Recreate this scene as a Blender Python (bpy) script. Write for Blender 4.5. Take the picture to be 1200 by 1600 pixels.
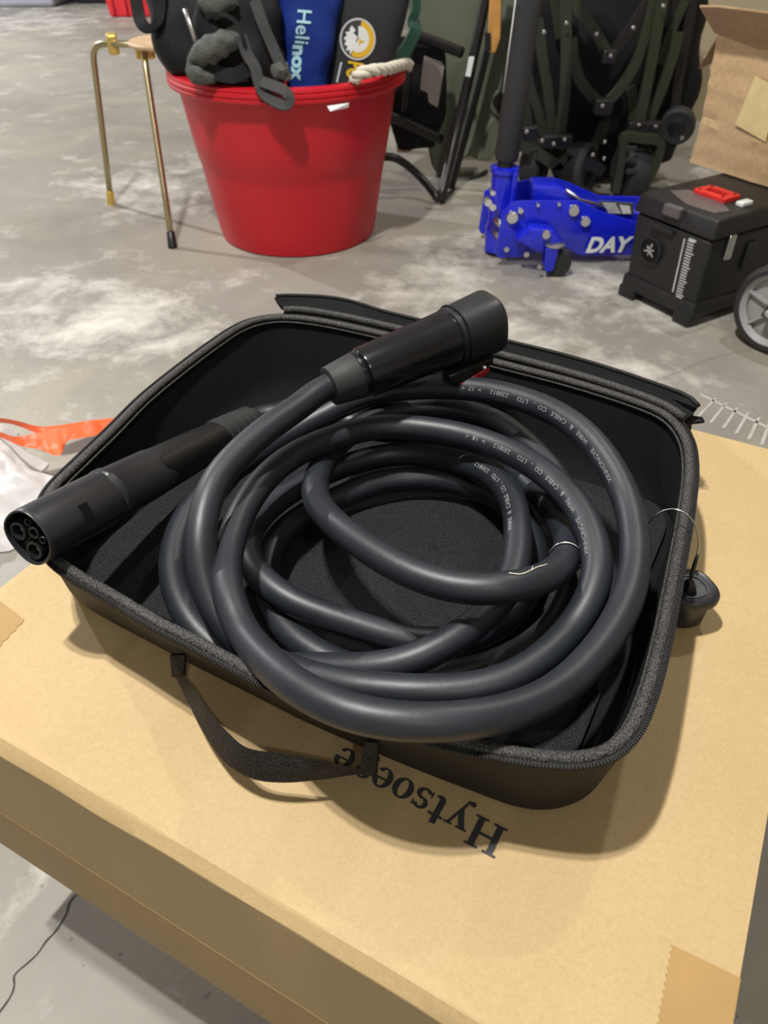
import bpy, bmesh, math, random
from mathutils import Vector, Matrix, noise

for o in list(bpy.data.objects):
    bpy.data.objects.remove(o)
scene = bpy.context.scene
COL = scene.collection
random.seed(7)

# ------------------------------------------------------------------ camera
F_PX, PITCH, CAM_Z = 1202.0, math.radians(40.0), 0.68
cam_data = bpy.data.cameras.new('camera')
cam_data.sensor_fit = 'VERTICAL'
cam_data.sensor_height = 36.0
cam_data.lens = F_PX * 36.0 / 1600.0
cam_data.clip_start = 0.01
cam_data.dof.use_dof = True
cam_data.dof.focus_distance = 0.47
cam_data.dof.aperture_fstop = 15.0
cam = bpy.data.objects.new('camera', cam_data)
COL.objects.link(cam)
cam.location = (0, 0, CAM_Z)
cam.rotation_euler = (math.radians(90) - PITCH, 0, 0)
scene.camera = cam

# ------------------------------------------------------------------ world, lamps, exposure
world = bpy.data.worlds.new('world')
scene.world = world
world.use_nodes = True
world.node_tree.nodes['Background'].inputs[0].default_value = (0.8, 0.9, 1.0, 1)
world.node_tree.nodes['Background'].inputs[1].default_value = 0.05

def ceiling_lamp(loc, power, radius, colour):
    d = bpy.data.lights.new('ceiling_lamp_light', 'AREA')   # recessed round fitting, shines down
    d.shape = 'DISK'
    d.energy = power
    d.size = radius * 2
    d.color = colour
    o = bpy.data.objects.new('ceiling_lamp_light', d)
    COL.objects.link(o)
    o.location = loc
    return o

ceiling_lamp((-0.46, 0.44, 2.42), 48, 0.03, (1.0, 0.965, 0.91))
ceiling_lamp((-0.505, 0.345, 2.42), 48, 0.03, (1.0, 0.965, 0.91))
ceiling_lamp((1.0, 1.75, 2.42), 24, 0.05, (1.0, 0.965, 0.91))
ceiling_lamp((0.4, -1.3, 2.42), 16, 0.06, (1.0, 0.965, 0.91))
ceiling_lamp((-2.9, 3.6, 2.42), 205, 0.045, (0.98, 0.97, 1.0))

vs = scene.view_settings
vs.view_transform = 'Standard'
vs.look = 'None'
vs.gamma = 1.0
vs.use_curve_mapping = False
vs.exposure = -0.42

# ------------------------------------------------------------------ measuring helpers
CAM = Vector((0, 0, CAM_Z))

def ray(u, v):
    a = (800 - v) / F_PX
    return Vector(((u - 600) / F_PX, math.cos(PITCH) + a * math.sin(PITCH), -math.sin(PITCH) + a * math.cos(PITCH)))

def at(u, v, z):                      # the point of height z seen at a pixel of the photograph
    d = ray(u, v)
    return CAM + d * ((z - CAM_Z) / d.z)

def aty(u, v, y):                     # the point at distance y seen at a pixel
    d = ray(u, v)
    return CAM + d * (y / d.y)

# ------------------------------------------------------------------ materials
MATS = {}

def mat(name, base, rough=0.6, metal=0.0, var=0.0, scale=30.0, bump=0.0, bump_scale=200.0, spec=0.5, coat=0.0, trans=0.0, sheen=0.0, emit=None):
    m = bpy.data.materials.new(name)
    m.use_nodes = True
    nt = m.node_tree
    b = nt.nodes['Principled BSDF']
    b.inputs['Base Color'].default_value = (*base, 1)
    b.inputs['Roughness'].default_value = rough
    b.inputs['Metallic'].default_value = metal
    b.inputs['Specular IOR Level'].default_value = spec
    b.inputs['Coat Weight'].default_value = coat
    b.inputs['Sheen Weight'].default_value = sheen
    if trans:
        b.inputs['Transmission Weight'].default_value = trans
    tc = nt.nodes.new('ShaderNodeTexCoord')
    if var:
        n = nt.nodes.new('ShaderNodeTexNoise')
        n.inputs['Scale'].default_value = scale
        n.inputs['Detail'].default_value = 6
        nt.links.new(tc.outputs['Object'], n.inputs['Vector'])
        r = nt.nodes.new('ShaderNodeValToRGB')
        r.color_ramp.elements[0].position = 0.3
        r.color_ramp.elements[1].position = 0.7
        r.color_ramp.elements[0].color = (*[max(0, c * (1 - var)) for c in base], 1)
        r.color_ramp.elements[1].color = (*[min(1, c * (1 + var)) for c in base], 1)
        nt.links.new(n.outputs['Fac'], r.inputs['Fac'])
        nt.links.new(r.outputs['Color'], b.inputs['Base Color'])
    if bump:
        n2 = nt.nodes.new('ShaderNodeTexNoise')
        n2.inputs['Scale'].default_value = bump_scale
        n2.inputs['Detail'].default_value = 4
        nt.links.new(tc.outputs['Object'], n2.inputs['Vector'])
        bp = nt.nodes.new('ShaderNodeBump')
        bp.inputs['Strength'].default_value = bump
        bp.inputs['Distance'].default_value = 0.002
        nt.links.new(n2.outputs['Fac'], bp.inputs['Height'])
        nt.links.new(bp.outputs['Normal'], b.inputs['Normal'])
    MATS[name] = m
    return m

def woven(name, base, light, rough=0.8, scale=900.0, axis_scale=(1, 1, 1), bump=0.6, spec=0.2):
    m = mat(name, base, rough, spec=spec)
    nt = m.node_tree
    b = nt.nodes['Principled BSDF']
    tc = nt.nodes.new('ShaderNodeTexCoord')
    vo = nt.nodes.new('ShaderNodeTexNoise')
    vo.inputs['Scale'].default_value = scale
    vo.inputs['Detail'].default_value = 2
    mp = nt.nodes.new('ShaderNodeMapping')
    mp.inputs['Scale'].default_value = axis_scale
    nt.links.new(tc.outputs['Object'], mp.inputs['Vector'])
    nt.links.new(mp.outputs['Vector'], vo.inputs['Vector'])
    r = nt.nodes.new('ShaderNodeValToRGB')
    r.color_ramp.elements[0].position = 0.42
    r.color_ramp.elements[1].position = 0.68
    r.color_ramp.elements[0].color = (*base, 1)
    r.color_ramp.elements[1].color = (*light, 1)
    nt.links.new(vo.outputs['Fac'], r.inputs['Fac'])
    nt.links.new(r.outputs['Color'], b.inputs['Base Color'])
    bp = nt.nodes.new('ShaderNodeBump')
    bp.inputs['Strength'].default_value = bump
    bp.inputs['Distance'].default_value = 0.0006
    nt.links.new(vo.outputs['Fac'], bp.inputs['Height'])
    nt.links.new(bp.outputs['Normal'], b.inputs['Normal'])
    return m

def concrete():
    m = mat('concrete', (0.33, 0.315, 0.29), 0.55, spec=0.35)
    nt = m.node_tree
    L = nt.links
    b = nt.nodes['Principled BSDF']
    tc = nt.nodes.new('ShaderNodeTexCoord')
    def nz(scale, detail, rough=0.55, dist=0.0, off=(0, 0, 0)):
        mp = nt.nodes.new('ShaderNodeMapping')
        mp.inputs['Location'].default_value = off
        L.new(tc.outputs['Object'], mp.inputs['Vector'])
        n = nt.nodes.new('ShaderNodeTexNoise')
        n.inputs['Scale'].default_value = scale
        n.inputs['Detail'].default_value = detail
        n.inputs['Roughness'].default_value = rough
        n.inputs['Distortion'].default_value = dist
        L.new(mp.outputs['Vector'], n.inputs['Vector'])
        return n.outputs['Fac']
    def ramp(fac, p0, p1, c0=(0, 0, 0), c1=(1, 1, 1)):
        r = nt.nodes.new('ShaderNodeValToRGB')
        r.color_ramp.elements[0].position = p0
        r.color_ramp.elements[1].position = p1
        r.color_ramp.elements[0].color = (*c0, 1)
        r.color_ramp.elements[1].color = (*c1, 1)
        L.new(fac, r.inputs['Fac'])
        return r.outputs['Color']
    def mix(fac, a, c):
        n = nt.nodes.new('ShaderNodeMix')
        n.data_type = 'RGBA'
        L.new(fac, n.inputs[0])
        L.new(a, n.inputs[6])
        if isinstance(c, tuple):
            n.inputs[7].default_value = (*c, 1)
        else:
            L.new(c, n.inputs[7])
        return n.outputs[2]
    base = ramp(nz(1.7, 9, 0.66, 0.3), 0.3, 0.72, (0.20, 0.19, 0.168), (0.315, 0.30, 0.27))
    # greenish grey trowel stains, whitish mineral bloom, fine dark pits
    base = mix(ramp(nz(2.3, 6, 0.6, 0.6, (3, 7, 0)), 0.48, 0.68), base, (0.315, 0.295, 0.235))
    # where the mineral bloom has come up: patches of the floor, broken up by fine noise
    acc = None
    for (u, v), rad in (((190, 505), .34), ((60, 470), .30), ((250, 290), .42), ((800, 520), .30), ((920, 590), .26), ((680, 440), .26), ((1000, 470), .26), ((560, 40), .5), ((60, 30), .9), ((700, 395), .25)):
        c = at(u, v, 0.0)
        vd = nt.nodes.new('ShaderNodeVectorMath')
        vd.operation = 'DISTANCE'
        L.new(tc.outputs['Object'], vd.inputs[0])
        vd.inputs[1].default_value = c
        mr = nt.nodes.new('ShaderNodeMapRange')
        mr.interpolation_type = 'SMOOTHSTEP'
        mr.inputs[1].default_value = rad
        mr.inputs[2].default_value = 0.0
        mr.inputs[3].default_value = 0.0
        mr.inputs[4].default_value = 0.17
        L.new(vd.outputs['Value'], mr.inputs[0])
        if acc is None:
            acc = mr.outputs[0]
        else:
            ad = nt.nodes.new('ShaderNodeMath')
            ad.operation = 'MAXIMUM'
            L.new(acc, ad.inputs[0])
            L.new(mr.outputs[0], ad.inputs[1])
            acc = ad.outputs[0]
    ad = nt.nodes.new('ShaderNodeMath')
    ad.operation = 'ADD'
    L.new(acc, ad.inputs[0])
    L.new(nz(7.5, 12, 0.72, 0.25, (5, 1, 0)), ad.inputs[1])
    base = mix(ramp(ad.outputs[0], 0.56, 0.80), base, (0.62, 0.605, 0.56))
    base = mix(ramp(nz(14, 6, 0.6, 0.3, (1, 2, 0)), 0.60, 0.85), base, (0.42, 0.405, 0.37))
    base = mix(ramp(nz(90, 3, 0.6), 0.66, 0.74), base, (0.15, 0.142, 0.13))
    L.new(base, b.inputs['Base Color'])
    rr = ramp(nz(3.1, 5, 0.6, 0.9, (5, 1, 0)), 0.4, 0.7, (0.42, 0.42, 0.42), (0.65, 0.65, 0.65))
    L.new(rr, b.inputs['Roughness'])
    bp = nt.nodes.new('ShaderNodeBump')
    bp.inputs['Strength'].default_value = 0.25
    bp.inputs['Distance'].default_value = 0.004
    L.new(nz(40, 8, 0.65), bp.inputs['Height'])
    L.new(bp.outputs['Normal'], b.inputs['Normal'])
    return m

def kraft(name, base, dark, fibre=260.0):
    m = mat(name, base, 0.62, spec=0.35)
    nt = m.node_tree
    L = nt.links
    b = nt.nodes['Principled BSDF']
    tc = nt.nodes.new('ShaderNodeTexCoord')
    n1 = nt.nodes.new('ShaderNodeTexNoise')
    n1.inputs['Scale'].default_value = fibre
    n1.inputs['Detail'].default_value = 5
    n1.inputs['Distortion'].default_value = 1.2
    L.new(tc.outputs['Object'], n1.inputs['Vector'])
    r1 = nt.nodes.new('ShaderNodeValToRGB')
    r1.color_ramp.elements[0].position = 0.33
    r1.color_ramp.elements[1].position = 0.66
    r1.color_ramp.elements[0].color = (*dark, 1)
    r1.color_ramp.elements[1].color = (*base, 1)
    L.new(n1.outputs['Fac'], r1.inputs['Fac'])
    n2 = nt.nodes.new('ShaderNodeTexNoise')
    n2.inputs['Scale'].default_value = 7
    n2.inputs['Detail'].default_value = 5
    L.new(tc.outputs['Object'], n2.inputs['Vector'])
    mx = nt.nodes.new('ShaderNodeMix')
    mx.data_type = 'RGBA'
    mx.blend_type = 'MULTIPLY'
    mx.inputs[0].default_value = 1.0
    r2 = nt.nodes.new('ShaderNodeValToRGB')
    r2.color_ramp.elements[0].position = 0.3
    r2.color_ramp.elements[1].position = 0.7
    r2.color_ramp.elements[0].color = (0.90, 0.89, 0.87, 1)
    r2.color_ramp.elements[1].color = (1.0, 1.0, 1.0, 1)
    L.new(n2.outputs['Fac'], r2.inputs['Fac'])
    L.new(r1.outputs['Color'], mx.inputs[6])
    L.new(r2.outputs['Color'], mx.inputs[7])
    L.new(mx.outputs[2], b.inputs['Base Color'])
    bp = nt.nodes.new('ShaderNodeBump')
    bp.inputs['Strength'].default_value = 0.15
    bp.inputs['Distance'].default_value = 0.0005
    L.new(n1.outputs['Fac'], bp.inputs['Height'])
    L.new(bp.outputs['Normal'], b.inputs['Normal'])
    return m

concrete()
kraft('kraft', (0.490, 0.362, 0.188), (0.446, 0.323, 0.160), 420)
kraft('kraft_old', (0.55, 0.385, 0.215), (0.46, 0.31, 0.165), 120)
mat('kraft_inside', (0.40, 0.28, 0.16), 0.8, var=0.1)
mat('packing_tape', (0.36, 0.228, 0.085), 0.5, var=0.08, scale=25, spec=0.3)
mat('ink', (0.045, 0.045, 0.048), 0.42)
mat('masking_tape', (0.62, 0.50, 0.24), 0.7, var=0.08)
mat('wall_tan', (0.47, 0.40, 0.27), 0.8, var=0.05, scale=4, bump=0.1)
mat('wall_white', (0.62, 0.60, 0.56), 0.85, var=0.04, scale=3)
mat('ceiling_white', (0.70, 0.69, 0.66), 0.9, var=0.03, scale=3)
mat('trim_white', (0.65, 0.63, 0.58), 0.5)
mat('crack', (0.06, 0.057, 0.052), 0.9)
mat('bloom', (0.42, 0.41, 0.375), 0.8, var=0.12, scale=60)
mat('case_shell', (0.007, 0.007, 0.0075), 0.6, var=0.15, scale=700, bump=0.2, bump_scale=1400, spec=0.25)
woven('case_lining', (0.0035, 0.0038, 0.0048), (0.008, 0.0085, 0.010), 0.9, 1500)
woven('felt', (0.007, 0.0075, 0.0085), (0.032, 0.033, 0.037), 0.95, 1500, bump=1.0)
woven('binding', (0.008, 0.008, 0.008), (0.10, 0.097, 0.092), 0.6, 1300, bump=1.0, spec=0.35)
woven('webbing', (0.006, 0.006, 0.0065), (0.035, 0.035, 0.037), 0.6, 1100, bump=1.0)
mat('zipper', (0.015, 0.015, 0.016), 0.5, spec=0.25)
mat('rubber', (0.012, 0.015, 0.0215), 0.46, var=0.2, scale=45, bump=0.05, bump_scale=300, spec=0.55)
mat('plug_gloss', (0.007, 0.007, 0.009), 0.20, spec=0.55)
mat('plug_nose', (0.015, 0.0155, 0.019), 0.40, spec=0.5)
mat('plug_satin', (0.007, 0.007, 0.0075), 0.36, spec=0.45)
mat('plug_soft', (0.020, 0.021, 0.022), 0.6, spec=0.4)
mat('plug_dark', (0.003, 0.003, 0.0035), 0.5, spec=0.3)
mat('plug_red', (0.30, 0.012, 0.018), 0.4)
mat('chrome', (0.75, 0.76, 0.78), 0.18, metal=1.0)
mat('steel', (0.55, 0.55, 0.56), 0.3, metal=1.0)
mat('print_white', (0.62, 0.64, 0.66), 0.6)
mat('cable_print', (0.24, 0.25, 0.26), 0.6)
mat('wood_brown', (0.16, 0.09, 0.055), 0.6, var=0.2, scale=30)
mat('tub_red', (0.52, 0.008, 0.018), 0.42, var=0.05, scale=6, bump=0.03, bump_scale=60)
woven('rope', (0.62, 0.58, 0.48), (0.80, 0.77, 0.68), 0.9, 500)
woven('black_nylon', (0.006, 0.006, 0.007), (0.015, 0.015, 0.017), 0.6, 600)
woven('grey_mesh', (0.05, 0.053, 0.05), (0.17, 0.178, 0.165), 0.7, 900)
mat('grey_strap', (0.030, 0.030, 0.032), 0.7, var=0.1, scale=200)
woven('blue_nylon', (0.010, 0.030, 0.20), (0.016, 0.045, 0.27), 0.5, 700)
woven('charcoal_nylon', (0.030, 0.031, 0.036), (0.048, 0.050, 0.056), 0.7, 800)
mat('green_nylon', (0.03, 0.13, 0.085), 0.6, var=0.1)
mat('label_white', (0.80, 0.85, 0.85), 0.5)
mat('label_sky', (0.42, 0.72, 0.85), 0.5)
mat('label_yellow', (0.78, 0.50, 0.03), 0.5)
mat('label_dark', (0.05, 0.055, 0.06), 0.6)
mat('brass', (0.42, 0.36, 0.22), 0.32, metal=0.9)
mat('brass_fitting', (0.72, 0.52, 0.15), 0.35, metal=0.7)
mat('wood_light', (0.62, 0.43, 0.25), 0.55, var=0.15, scale=30)
mat('wood_arm', (0.55, 0.28, 0.07), 0.5, var=0.12, scale=25)
mat('black_paint', (0.012, 0.012, 0.013), 0.38)
mat('grey_cloth', (0.30, 0.275, 0.255), 0.85)
mat('jack_blue', (0.008, 0.018, 0.62), 0.25, spec=0.6, coat=0.4, var=0.04, scale=10)
mat('foam_black', (0.028, 0.028, 0.030), 0.85, bump=0.1)
mat('tyre', (0.020, 0.020, 0.021), 0.7, bump=0.1)
mat('olive_paint', (0.030, 0.036, 0.021), 0.42)
mat('olive_panel', (0.085, 0.095, 0.062), 0.6, var=0.12, scale=8)
mat('toolbox_black', (0.013, 0.013, 0.0145), 0.5, bump=0.12, bump_scale=500)
mat('smoke_window', (0.10, 0.09, 0.10), 0.22)
mat('latch_red', (0.72, 0.03, 0.025), 0.4)
mat('wheel_grey', (0.32, 0.32, 0.32), 0.5)
mat('tote_grey', (0.36, 0.37, 0.42), 0.5)
mat('red_plastic', (0.60, 0.02, 0.03), 0.45)
mat('bag_white', (0.66, 0.65, 0.66), 0.35, var=0.06, scale=9, bump=0.9, bump_scale=35)
mat('bag_orange', (0.80, 0.13, 0.035), 0.45, var=0.1, scale=20)

# ------------------------------------------------------------------ object helpers
def finish(name, me, material, parent, smooth, label=None, kind=None):
    for m in (material if isinstance(material, (list, tuple)) else [material]):
        me.materials.append(MATS[m])
    if smooth:
        me.polygons.foreach_set('use_smooth', [True] * len(me.polygons))
        if smooth != 'all':
            try:
                me.set_sharp_from_angle(angle=math.radians(smooth if not isinstance(smooth, bool) else 35))
            except Exception:
                pass
    o = bpy.data.objects.new(name, me)
    COL.objects.link(o)
    if parent is not None:
        o.parent = parent
        if parent.type == 'EMPTY':
            o.matrix_parent_inverse = Matrix.Translation(-parent.location)
    if label:
        o['label'] = label
    if kind:
        o['kind'] = kind
    return o

def thing(name, label, cat, loc, group=None):
    o = bpy.data.objects.new(name, None)
    o.empty_display_size = 0.02
    COL.objects.link(o)
    o.location = loc
    o['label'] = label
    o['category'] = cat
    if group:
        o['group'] = group
    return o

def catmull(pts, n, closed=False):
    pts = [Vector(p) for p in pts]
    N = len(pts)
    out = []
    rng = range(N) if closed else range(N - 1)
    for i in rng:
        if closed:
            a, b, c, d = pts[(i - 1) % N], pts[i], pts[(i + 1) % N], pts[(i + 2) % N]
        else:
            b, c = pts[i], pts[i + 1]
            a = pts[i - 1] if i > 0 else b * 2 - c
            d = pts[i + 2] if i + 2 < N else c * 2 - b
        for k in range(n):
            t = k / n
            out.append(0.5 * ((2 * b) + (c - a) * t + (2 * a - 5 * b + 4 * c - d) * t * t + (3 * b - a - 3 * c + d) * t ** 3))
    if not closed:
        out.append(pts[-1].copy())
    return out

def resample(pts, n, closed=False):
    P = [Vector(p) for p in pts]
    if closed:
        P = P + [P[0]]
    S = [0.0]
    for a, b in zip(P[:-1], P[1:]):
        S.append(S[-1] + (b - a).length)
    out = []
    j = 0
    m = n if closed else n - 1
    for k in range(n):
        s = S[-1] * k / m
        while j < len(S) - 2 and S[j + 1] < s:
            j += 1
        t = (s - S[j]) / max(1e-9, S[j + 1] - S[j])
        out.append(P[j].lerp(P[j + 1], min(1, max(0, t))))
    return out

class MB:
    def __init__(self):
        self.v = []
        self.f = []
        self.mi = []

    def add(self, verts, faces, mi=0):
        o = len(self.v)
        self.v += [tuple(q) for q in verts]
        self.f += [tuple(i + o for i in f) for f in faces]
        self.mi += [mi] * len(faces)
        return self

    def hull8(self, c):               # c: bottom four (ccw), top four
        return self.add(c, [(3, 2, 1, 0), (4, 5, 6, 7), (0, 1, 5, 4), (1, 2, 6, 5), (2, 3, 7, 6), (3, 0, 4, 7)])

    def box(self, centre, size, ex=(1, 0, 0), ey=(0, 1, 0), ez=None):
        c = Vector(centre)
        ex = Vector(ex).normalized()
        ey = Vector(ey).normalized()
        ez = Vector(ez).normalized() if ez else ex.cross(ey).normalized()
        X, Y, Z = ex * size[0] / 2, ey * size[1] / 2, ez * size[2] / 2
        return self.hull8([c - X - Y - Z, c + X - Y - Z, c + X + Y - Z, c - X + Y - Z, c - X - Y + Z, c + X - Y + Z, c + X + Y + Z, c - X + Y + Z])

    def rings(self, rings, cap0=True, cap1=True, closed_v=False):
        n = len(rings[0])
        vs_, fs = [], []
        for r in rings:
            vs_ += list(r)
        R = len(rings)
        for i in range(R if closed_v else R - 1):
            a, b = i * n, ((i + 1) % R) * n
            for k in range(n):
                fs.append((a + k, a + (k + 1) % n, b + (k + 1) % n, b + k))
        if not closed_v:
            if cap0:
                fs.append(tuple(range(n - 1, -1, -1)))
            if cap1:
                fs.append(tuple((R - 1) * n + k for k in range(n)))
        return self.add(vs_, fs)

    def tube(self, path, r, n=10, closed=False, prof=None, ref=(0, 0, 1)):
        path = [Vector(p) for p in path]
        N = len(path)
        rad = r if isinstance(r, (list, tuple)) else [r] * N
        rings = []
        up = None
        for i in range(N):
            if closed:
                T = path[(i + 1) % N] - path[i - 1]
            else:
                T = path[min(N - 1, i + 1)] - path[max(0, i - 1)]
            T.normalize()
            if prof is not None or closed:
                u = Vector(ref) - T * Vector(ref).dot(T)
                if u.length < 1e-4:
                    u = T.orthogonal()
            else:
                u = (up - T * up.dot(T)) if up is not None else T.orthogonal()
            u.normalize()
            up = u
            w = T.cross(u)
            if prof is None:
                rings.append([path[i] + (u * math.cos(2 * math.pi * k / n) + w * math.sin(2 * math.pi * k / n)) * rad[i] for k in range(n)])
            else:
                rings.append([path[i] + w * (px_ * rad[i]) + u * (py_ * rad[i]) for px_, py_ in prof])
        return self.rings(rings, closed_v=closed)

    def lathe(self, prof, centre, axis=(0, 0, 1), n=24, caps=True):
        A = Vector(axis).normalized()
        u = A.orthogonal().normalized()
        w = A.cross(u)
        c = Vector(centre)
        rings = [[c + A * h + (u * math.cos(2 * math.pi * k / n) + w * math.sin(2 * math.pi * k / n)) * r for k in range(n)] for r, h in prof]
        return self.rings(rings, cap0=caps, cap1=caps)

    def prism(self, poly, depth):     # poly of 3D points, extruded by the vector depth
        n = len(poly)
        d = Vector(depth)
        a = [Vector(p) for p in poly]
        b = [p + d for p in a]
        fs = [tuple(range(n - 1, -1, -1)), tuple(range(n, 2 * n))]
        fs += [(k, (k + 1) % n, n + (k + 1) % n, n + k) for k in range(n)]
        return self.add(a + b, fs)

    def build(self, name, material, parent=None, smooth=False, label=None, kind=None, bevel=0.0, seg=2, fix=True):
        me = bpy.data.meshes.new(name)
        me.from_pydata(self.v, [], self.f)
        if fix or bevel:
            bm = bmesh.new()
            bm.from_mesh(me)
            if bevel:
                bmesh.ops.remove_doubles(bm, verts=bm.verts, dist=1e-6)
            bmesh.ops.recalc_face_normals(bm, faces=bm.faces)
            if bevel:
                es = [e for e in bm.edges if len(e.link_faces) == 2 and e.calc_face_angle(0) > math.radians(30)]
                bmesh.ops.bevel(bm, geom=es, offset=bevel, segments=seg, affect='EDGES', profile=0.5, clamp_overlap=True)
            bm.to_mesh(me)
            bm.free()
        me.validate()
        return finish(name, me, material, parent, smooth, label, kind)

def tag(o, label, cat, group=None):
    o['label'] = label
    o['category'] = cat
    if group:
        o['group'] = group
    return o

def text_verts(s, bold=0.0, size=1.0):
    cu = bpy.data.curves.new('letters', 'FONT')
    cu.body = s
    cu.size = size
    cu.offset = bold
    cu.resolution_u = 3
    ob = bpy.data.objects.new('letters', cu)
    COL.objects.link(ob)
    dg = bpy.context.evaluated_depsgraph_get()
    me = bpy.data.meshes.new_from_object(ob.evaluated_get(dg))
    v = [tuple(q.co) for q in me.vertices]
    f = [tuple(p.vertices) for p in me.polygons]
    bpy.data.objects.remove(ob)
    bpy.data.curves.remove(cu)
    bpy.data.meshes.remove(me)
    return v, f

def flat_text(name, s, origin, ex, ey, size, material, parent, bold=0.0, lift=0.0006, italic=0.0):
    v, f = text_verts(s, bold)
    X, Y = Vector(ex).normalized(), Vector(ey).normalized()
    Z = X.cross(Y)
    o = Vector(origin) + Z * lift
    return MB().add([o + X * ((a + italic * b) * size) + Y * (b * size) for a, b, c in v], f).build(name, material, parent, fix=False)

# ------------------------------------------------------------------ the setting
def quad(name, pts, material, parent=None):
    o = MB().add(pts, [(0, 1, 2, 3)]).build(name, material, parent, fix=False)
    if parent is None:
        o['kind'] = 'structure'
    return o

def slab(name, lo, hi, material):
    o = MB().box([(a + b) / 2 for a, b in zip(lo, hi)], [b - a for a, b in zip(lo, hi)]).build(name, material)
    o['kind'] = 'structure'
    return o

XL, XR, YN, YF, ZC = -4.2, 3.0, -2.2, 6.9, 2.6
XC, YB = 0.46, 2.62                                     # a wall corner stands behind the camping gear
floor = slab('floor', (XL - .1, YN - .1, -0.1), (XR + .1, YF + .1, 0), 'concrete')
slab('ceiling', (XL - .1, YN - .1, ZC), (XR + .1, YF + .1, ZC + 0.1), 'ceiling_white')
slab('wall_left', (XL - .1, YN, 0), (XL, YF, ZC), 'wall_white')
slab('wall_right', (XR, YN, 0), (XR + .1, YB, ZC), 'wall_tan')
slab('wall_back', (XC, YB, 0), (XR, YB + .1, ZC), 'wall_tan')
slab('wall_return', (XC, YB + .1, 0), (XC + .1, YF, ZC), 'wall_tan')
slab('wall_far', (XL, YF, 0), (XC, YF + .1, ZC), 'wall_white')
slab('wall_near', (XL, YN - .1, 0), (XR, YN, ZC), 'wall_white')
slab('baseboard_back', (XC, YB - 0.012, 0), (XR, YB, 0.07), 'trim_white')

def crack(path_px, wid, n=8):
    pts = [at(u, v, 0.0) for u, v in path_px]
    P = catmull(pts, n)
    m = MB()
    L_, R_ = [], []
    for i, p in enumerate(P):
        T = (P[min(len(P) - 1, i + 1)] - P[max(0, i - 1)])
        T.z = 0
        T.normalize()
        nrm = Vector((-T.y, T.x, 0))
        j = Vector((noise.noise(p * 60), noise.noise(p * 60 + Vector((9, 0, 0))), 0)) * 0.004
        w = wid * (0.6 + 0.8 * abs(noise.noise(p * 110 + Vector((0, 5, 0)))))
        L_.append(p + j + nrm * w + Vector((0, 0, 0.0006)))
        R_.append(p + j - nrm * w + Vector((0, 0, 0.0006)))
    k = len(P)
    m.add(L_ + R_, [(i, i + 1, k + i + 1, k + i) for i in range(k - 1)])
    return m

crack([(-30, 1640), (0, 1585), (20, 1545), (30, 1520), (55, 1495), (75, 1470), (98, 1440), (108, 1410), (125, 1395), (160, 1380), (260, 1340)], 0.0009).build('crack', 'crack', floor, label='thin dark crack in the concrete', fix=False)
crack([(1010, 600), (1050, 585), (1085, 570), (1110, 560), (1160, 548), (1230, 545)], 0.0013).build('crack', 'concrete', floor, fix=False)
# pale ladder-like tyre print on the concrete beyond the big box
m = MB()
for i in range(7):
    a = at(1118 + i * 17, 622 + i * 7.5, 0.0007)
    b = at(1090 + i * 20, 652 + i * 8.5, 0.0007)
    d = Vector((0.0035, 0.0012, 0))
    m.add([a - d, a + d, b + d, b - d], [(0, 1, 2, 3)])
a, b = at(1095, 618, 0.0007), at(1240, 690, 0.0007)
m.add([a, b, b + Vector((0, .012, 0)), a + Vector((0, .010, 0))], [(0, 1, 2, 3)])
m.build('tyre_print', 'bloom', floor, fix=False, kind='stuff')

# ------------------------------------------------------------------ the large cardboard box
ZB, ZBOT = 0.315, 0.1366
E1, N1 = Vector((0.8788, -0.4772, 0)).normalized(), Vector((0.4772, 0.8788, 0)).normalized()
EL, ER, NF, NB = -0.393, 0.0748, 0.1076, 0.6065
def bp(e, n, z):
    return E1 * e + N1 * n + Vector((0, 0, z))

big_box = thing('cardboard_box', 'large brown cardboard box with upside-down black lettering, under the black case', 'box', bp((EL + ER) / 2, (NF + NB) / 2, ZBOT))
# top panel folds over a rolled front edge
prof = [(NF + 0.0068, ZB), (NF + 0.0058, ZB - 0.0004), (NF + 0.0050, ZB - 0.0012), (NF + 0.0005, ZB - 0.0055), (NF, ZB - 0.0065), (NF + 0.0003, ZB - 0.0075), (NF + 0.0003, ZBOT), (NB, ZBOT), (NB, ZB - 0.004), (NB - 0.004, ZB)]
K = 60
rings = []
for i in range(K + 1):
    e = EL + (ER - EL) * i / K
    wob = [0.0005 * noise.noise(Vector((e * 22, j * 3.1, 0))) if 0 < j < 5 else 0 for j in range(len(prof))]
    rings.append([bp(e, n + w, z + w) for (n, z), w in zip(prof, wob)])
MB().rings(rings).build('box_body', 'kraft', big_box, smooth=20)
# tape over the bottom seam of the front, over the right-hand edge and over the left-hand edge
def tape(poly, name='tape_strip', drop=None, parent=big_box):
    m = MB()
    m.prism(poly, (0, 0, 0.0004))
    return m.build(name, 'packing_tape', parent)
m = MB()
t0, t1 = ZBOT - 0.0005, 0.2075
m.hull8([bp(EL, NF - 0.0001, t0), bp(ER, NF - 0.0001, t0), bp(ER, NF + 0.0004, t0), bp(EL, NF + 0.0004, t0), bp(EL, NF - 0.0001, t1), bp(ER, NF - 0.0001, t1), bp(ER, NF + 0.0004, t1), bp(EL, NF + 0.0004, t1)])
m.build('tape_strip', 'packing_tape', big_box, label='glossy brown tape along the lower front edge')
def zig(a, b, n=26, amp=0.0011):
    d = (b - a)
    s = Vector((-d.y, d.x, 0)).normalized()
    return [a + d * (i / n) + s * (amp * (i % 2)) for i in range(n + 1)]
a, b, c = at(1048, 1476, ZB), at(1152, 1526, ZB), at(1018, 1640, ZB)
b = a + (b - a) * 1.0
ee = ER
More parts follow.
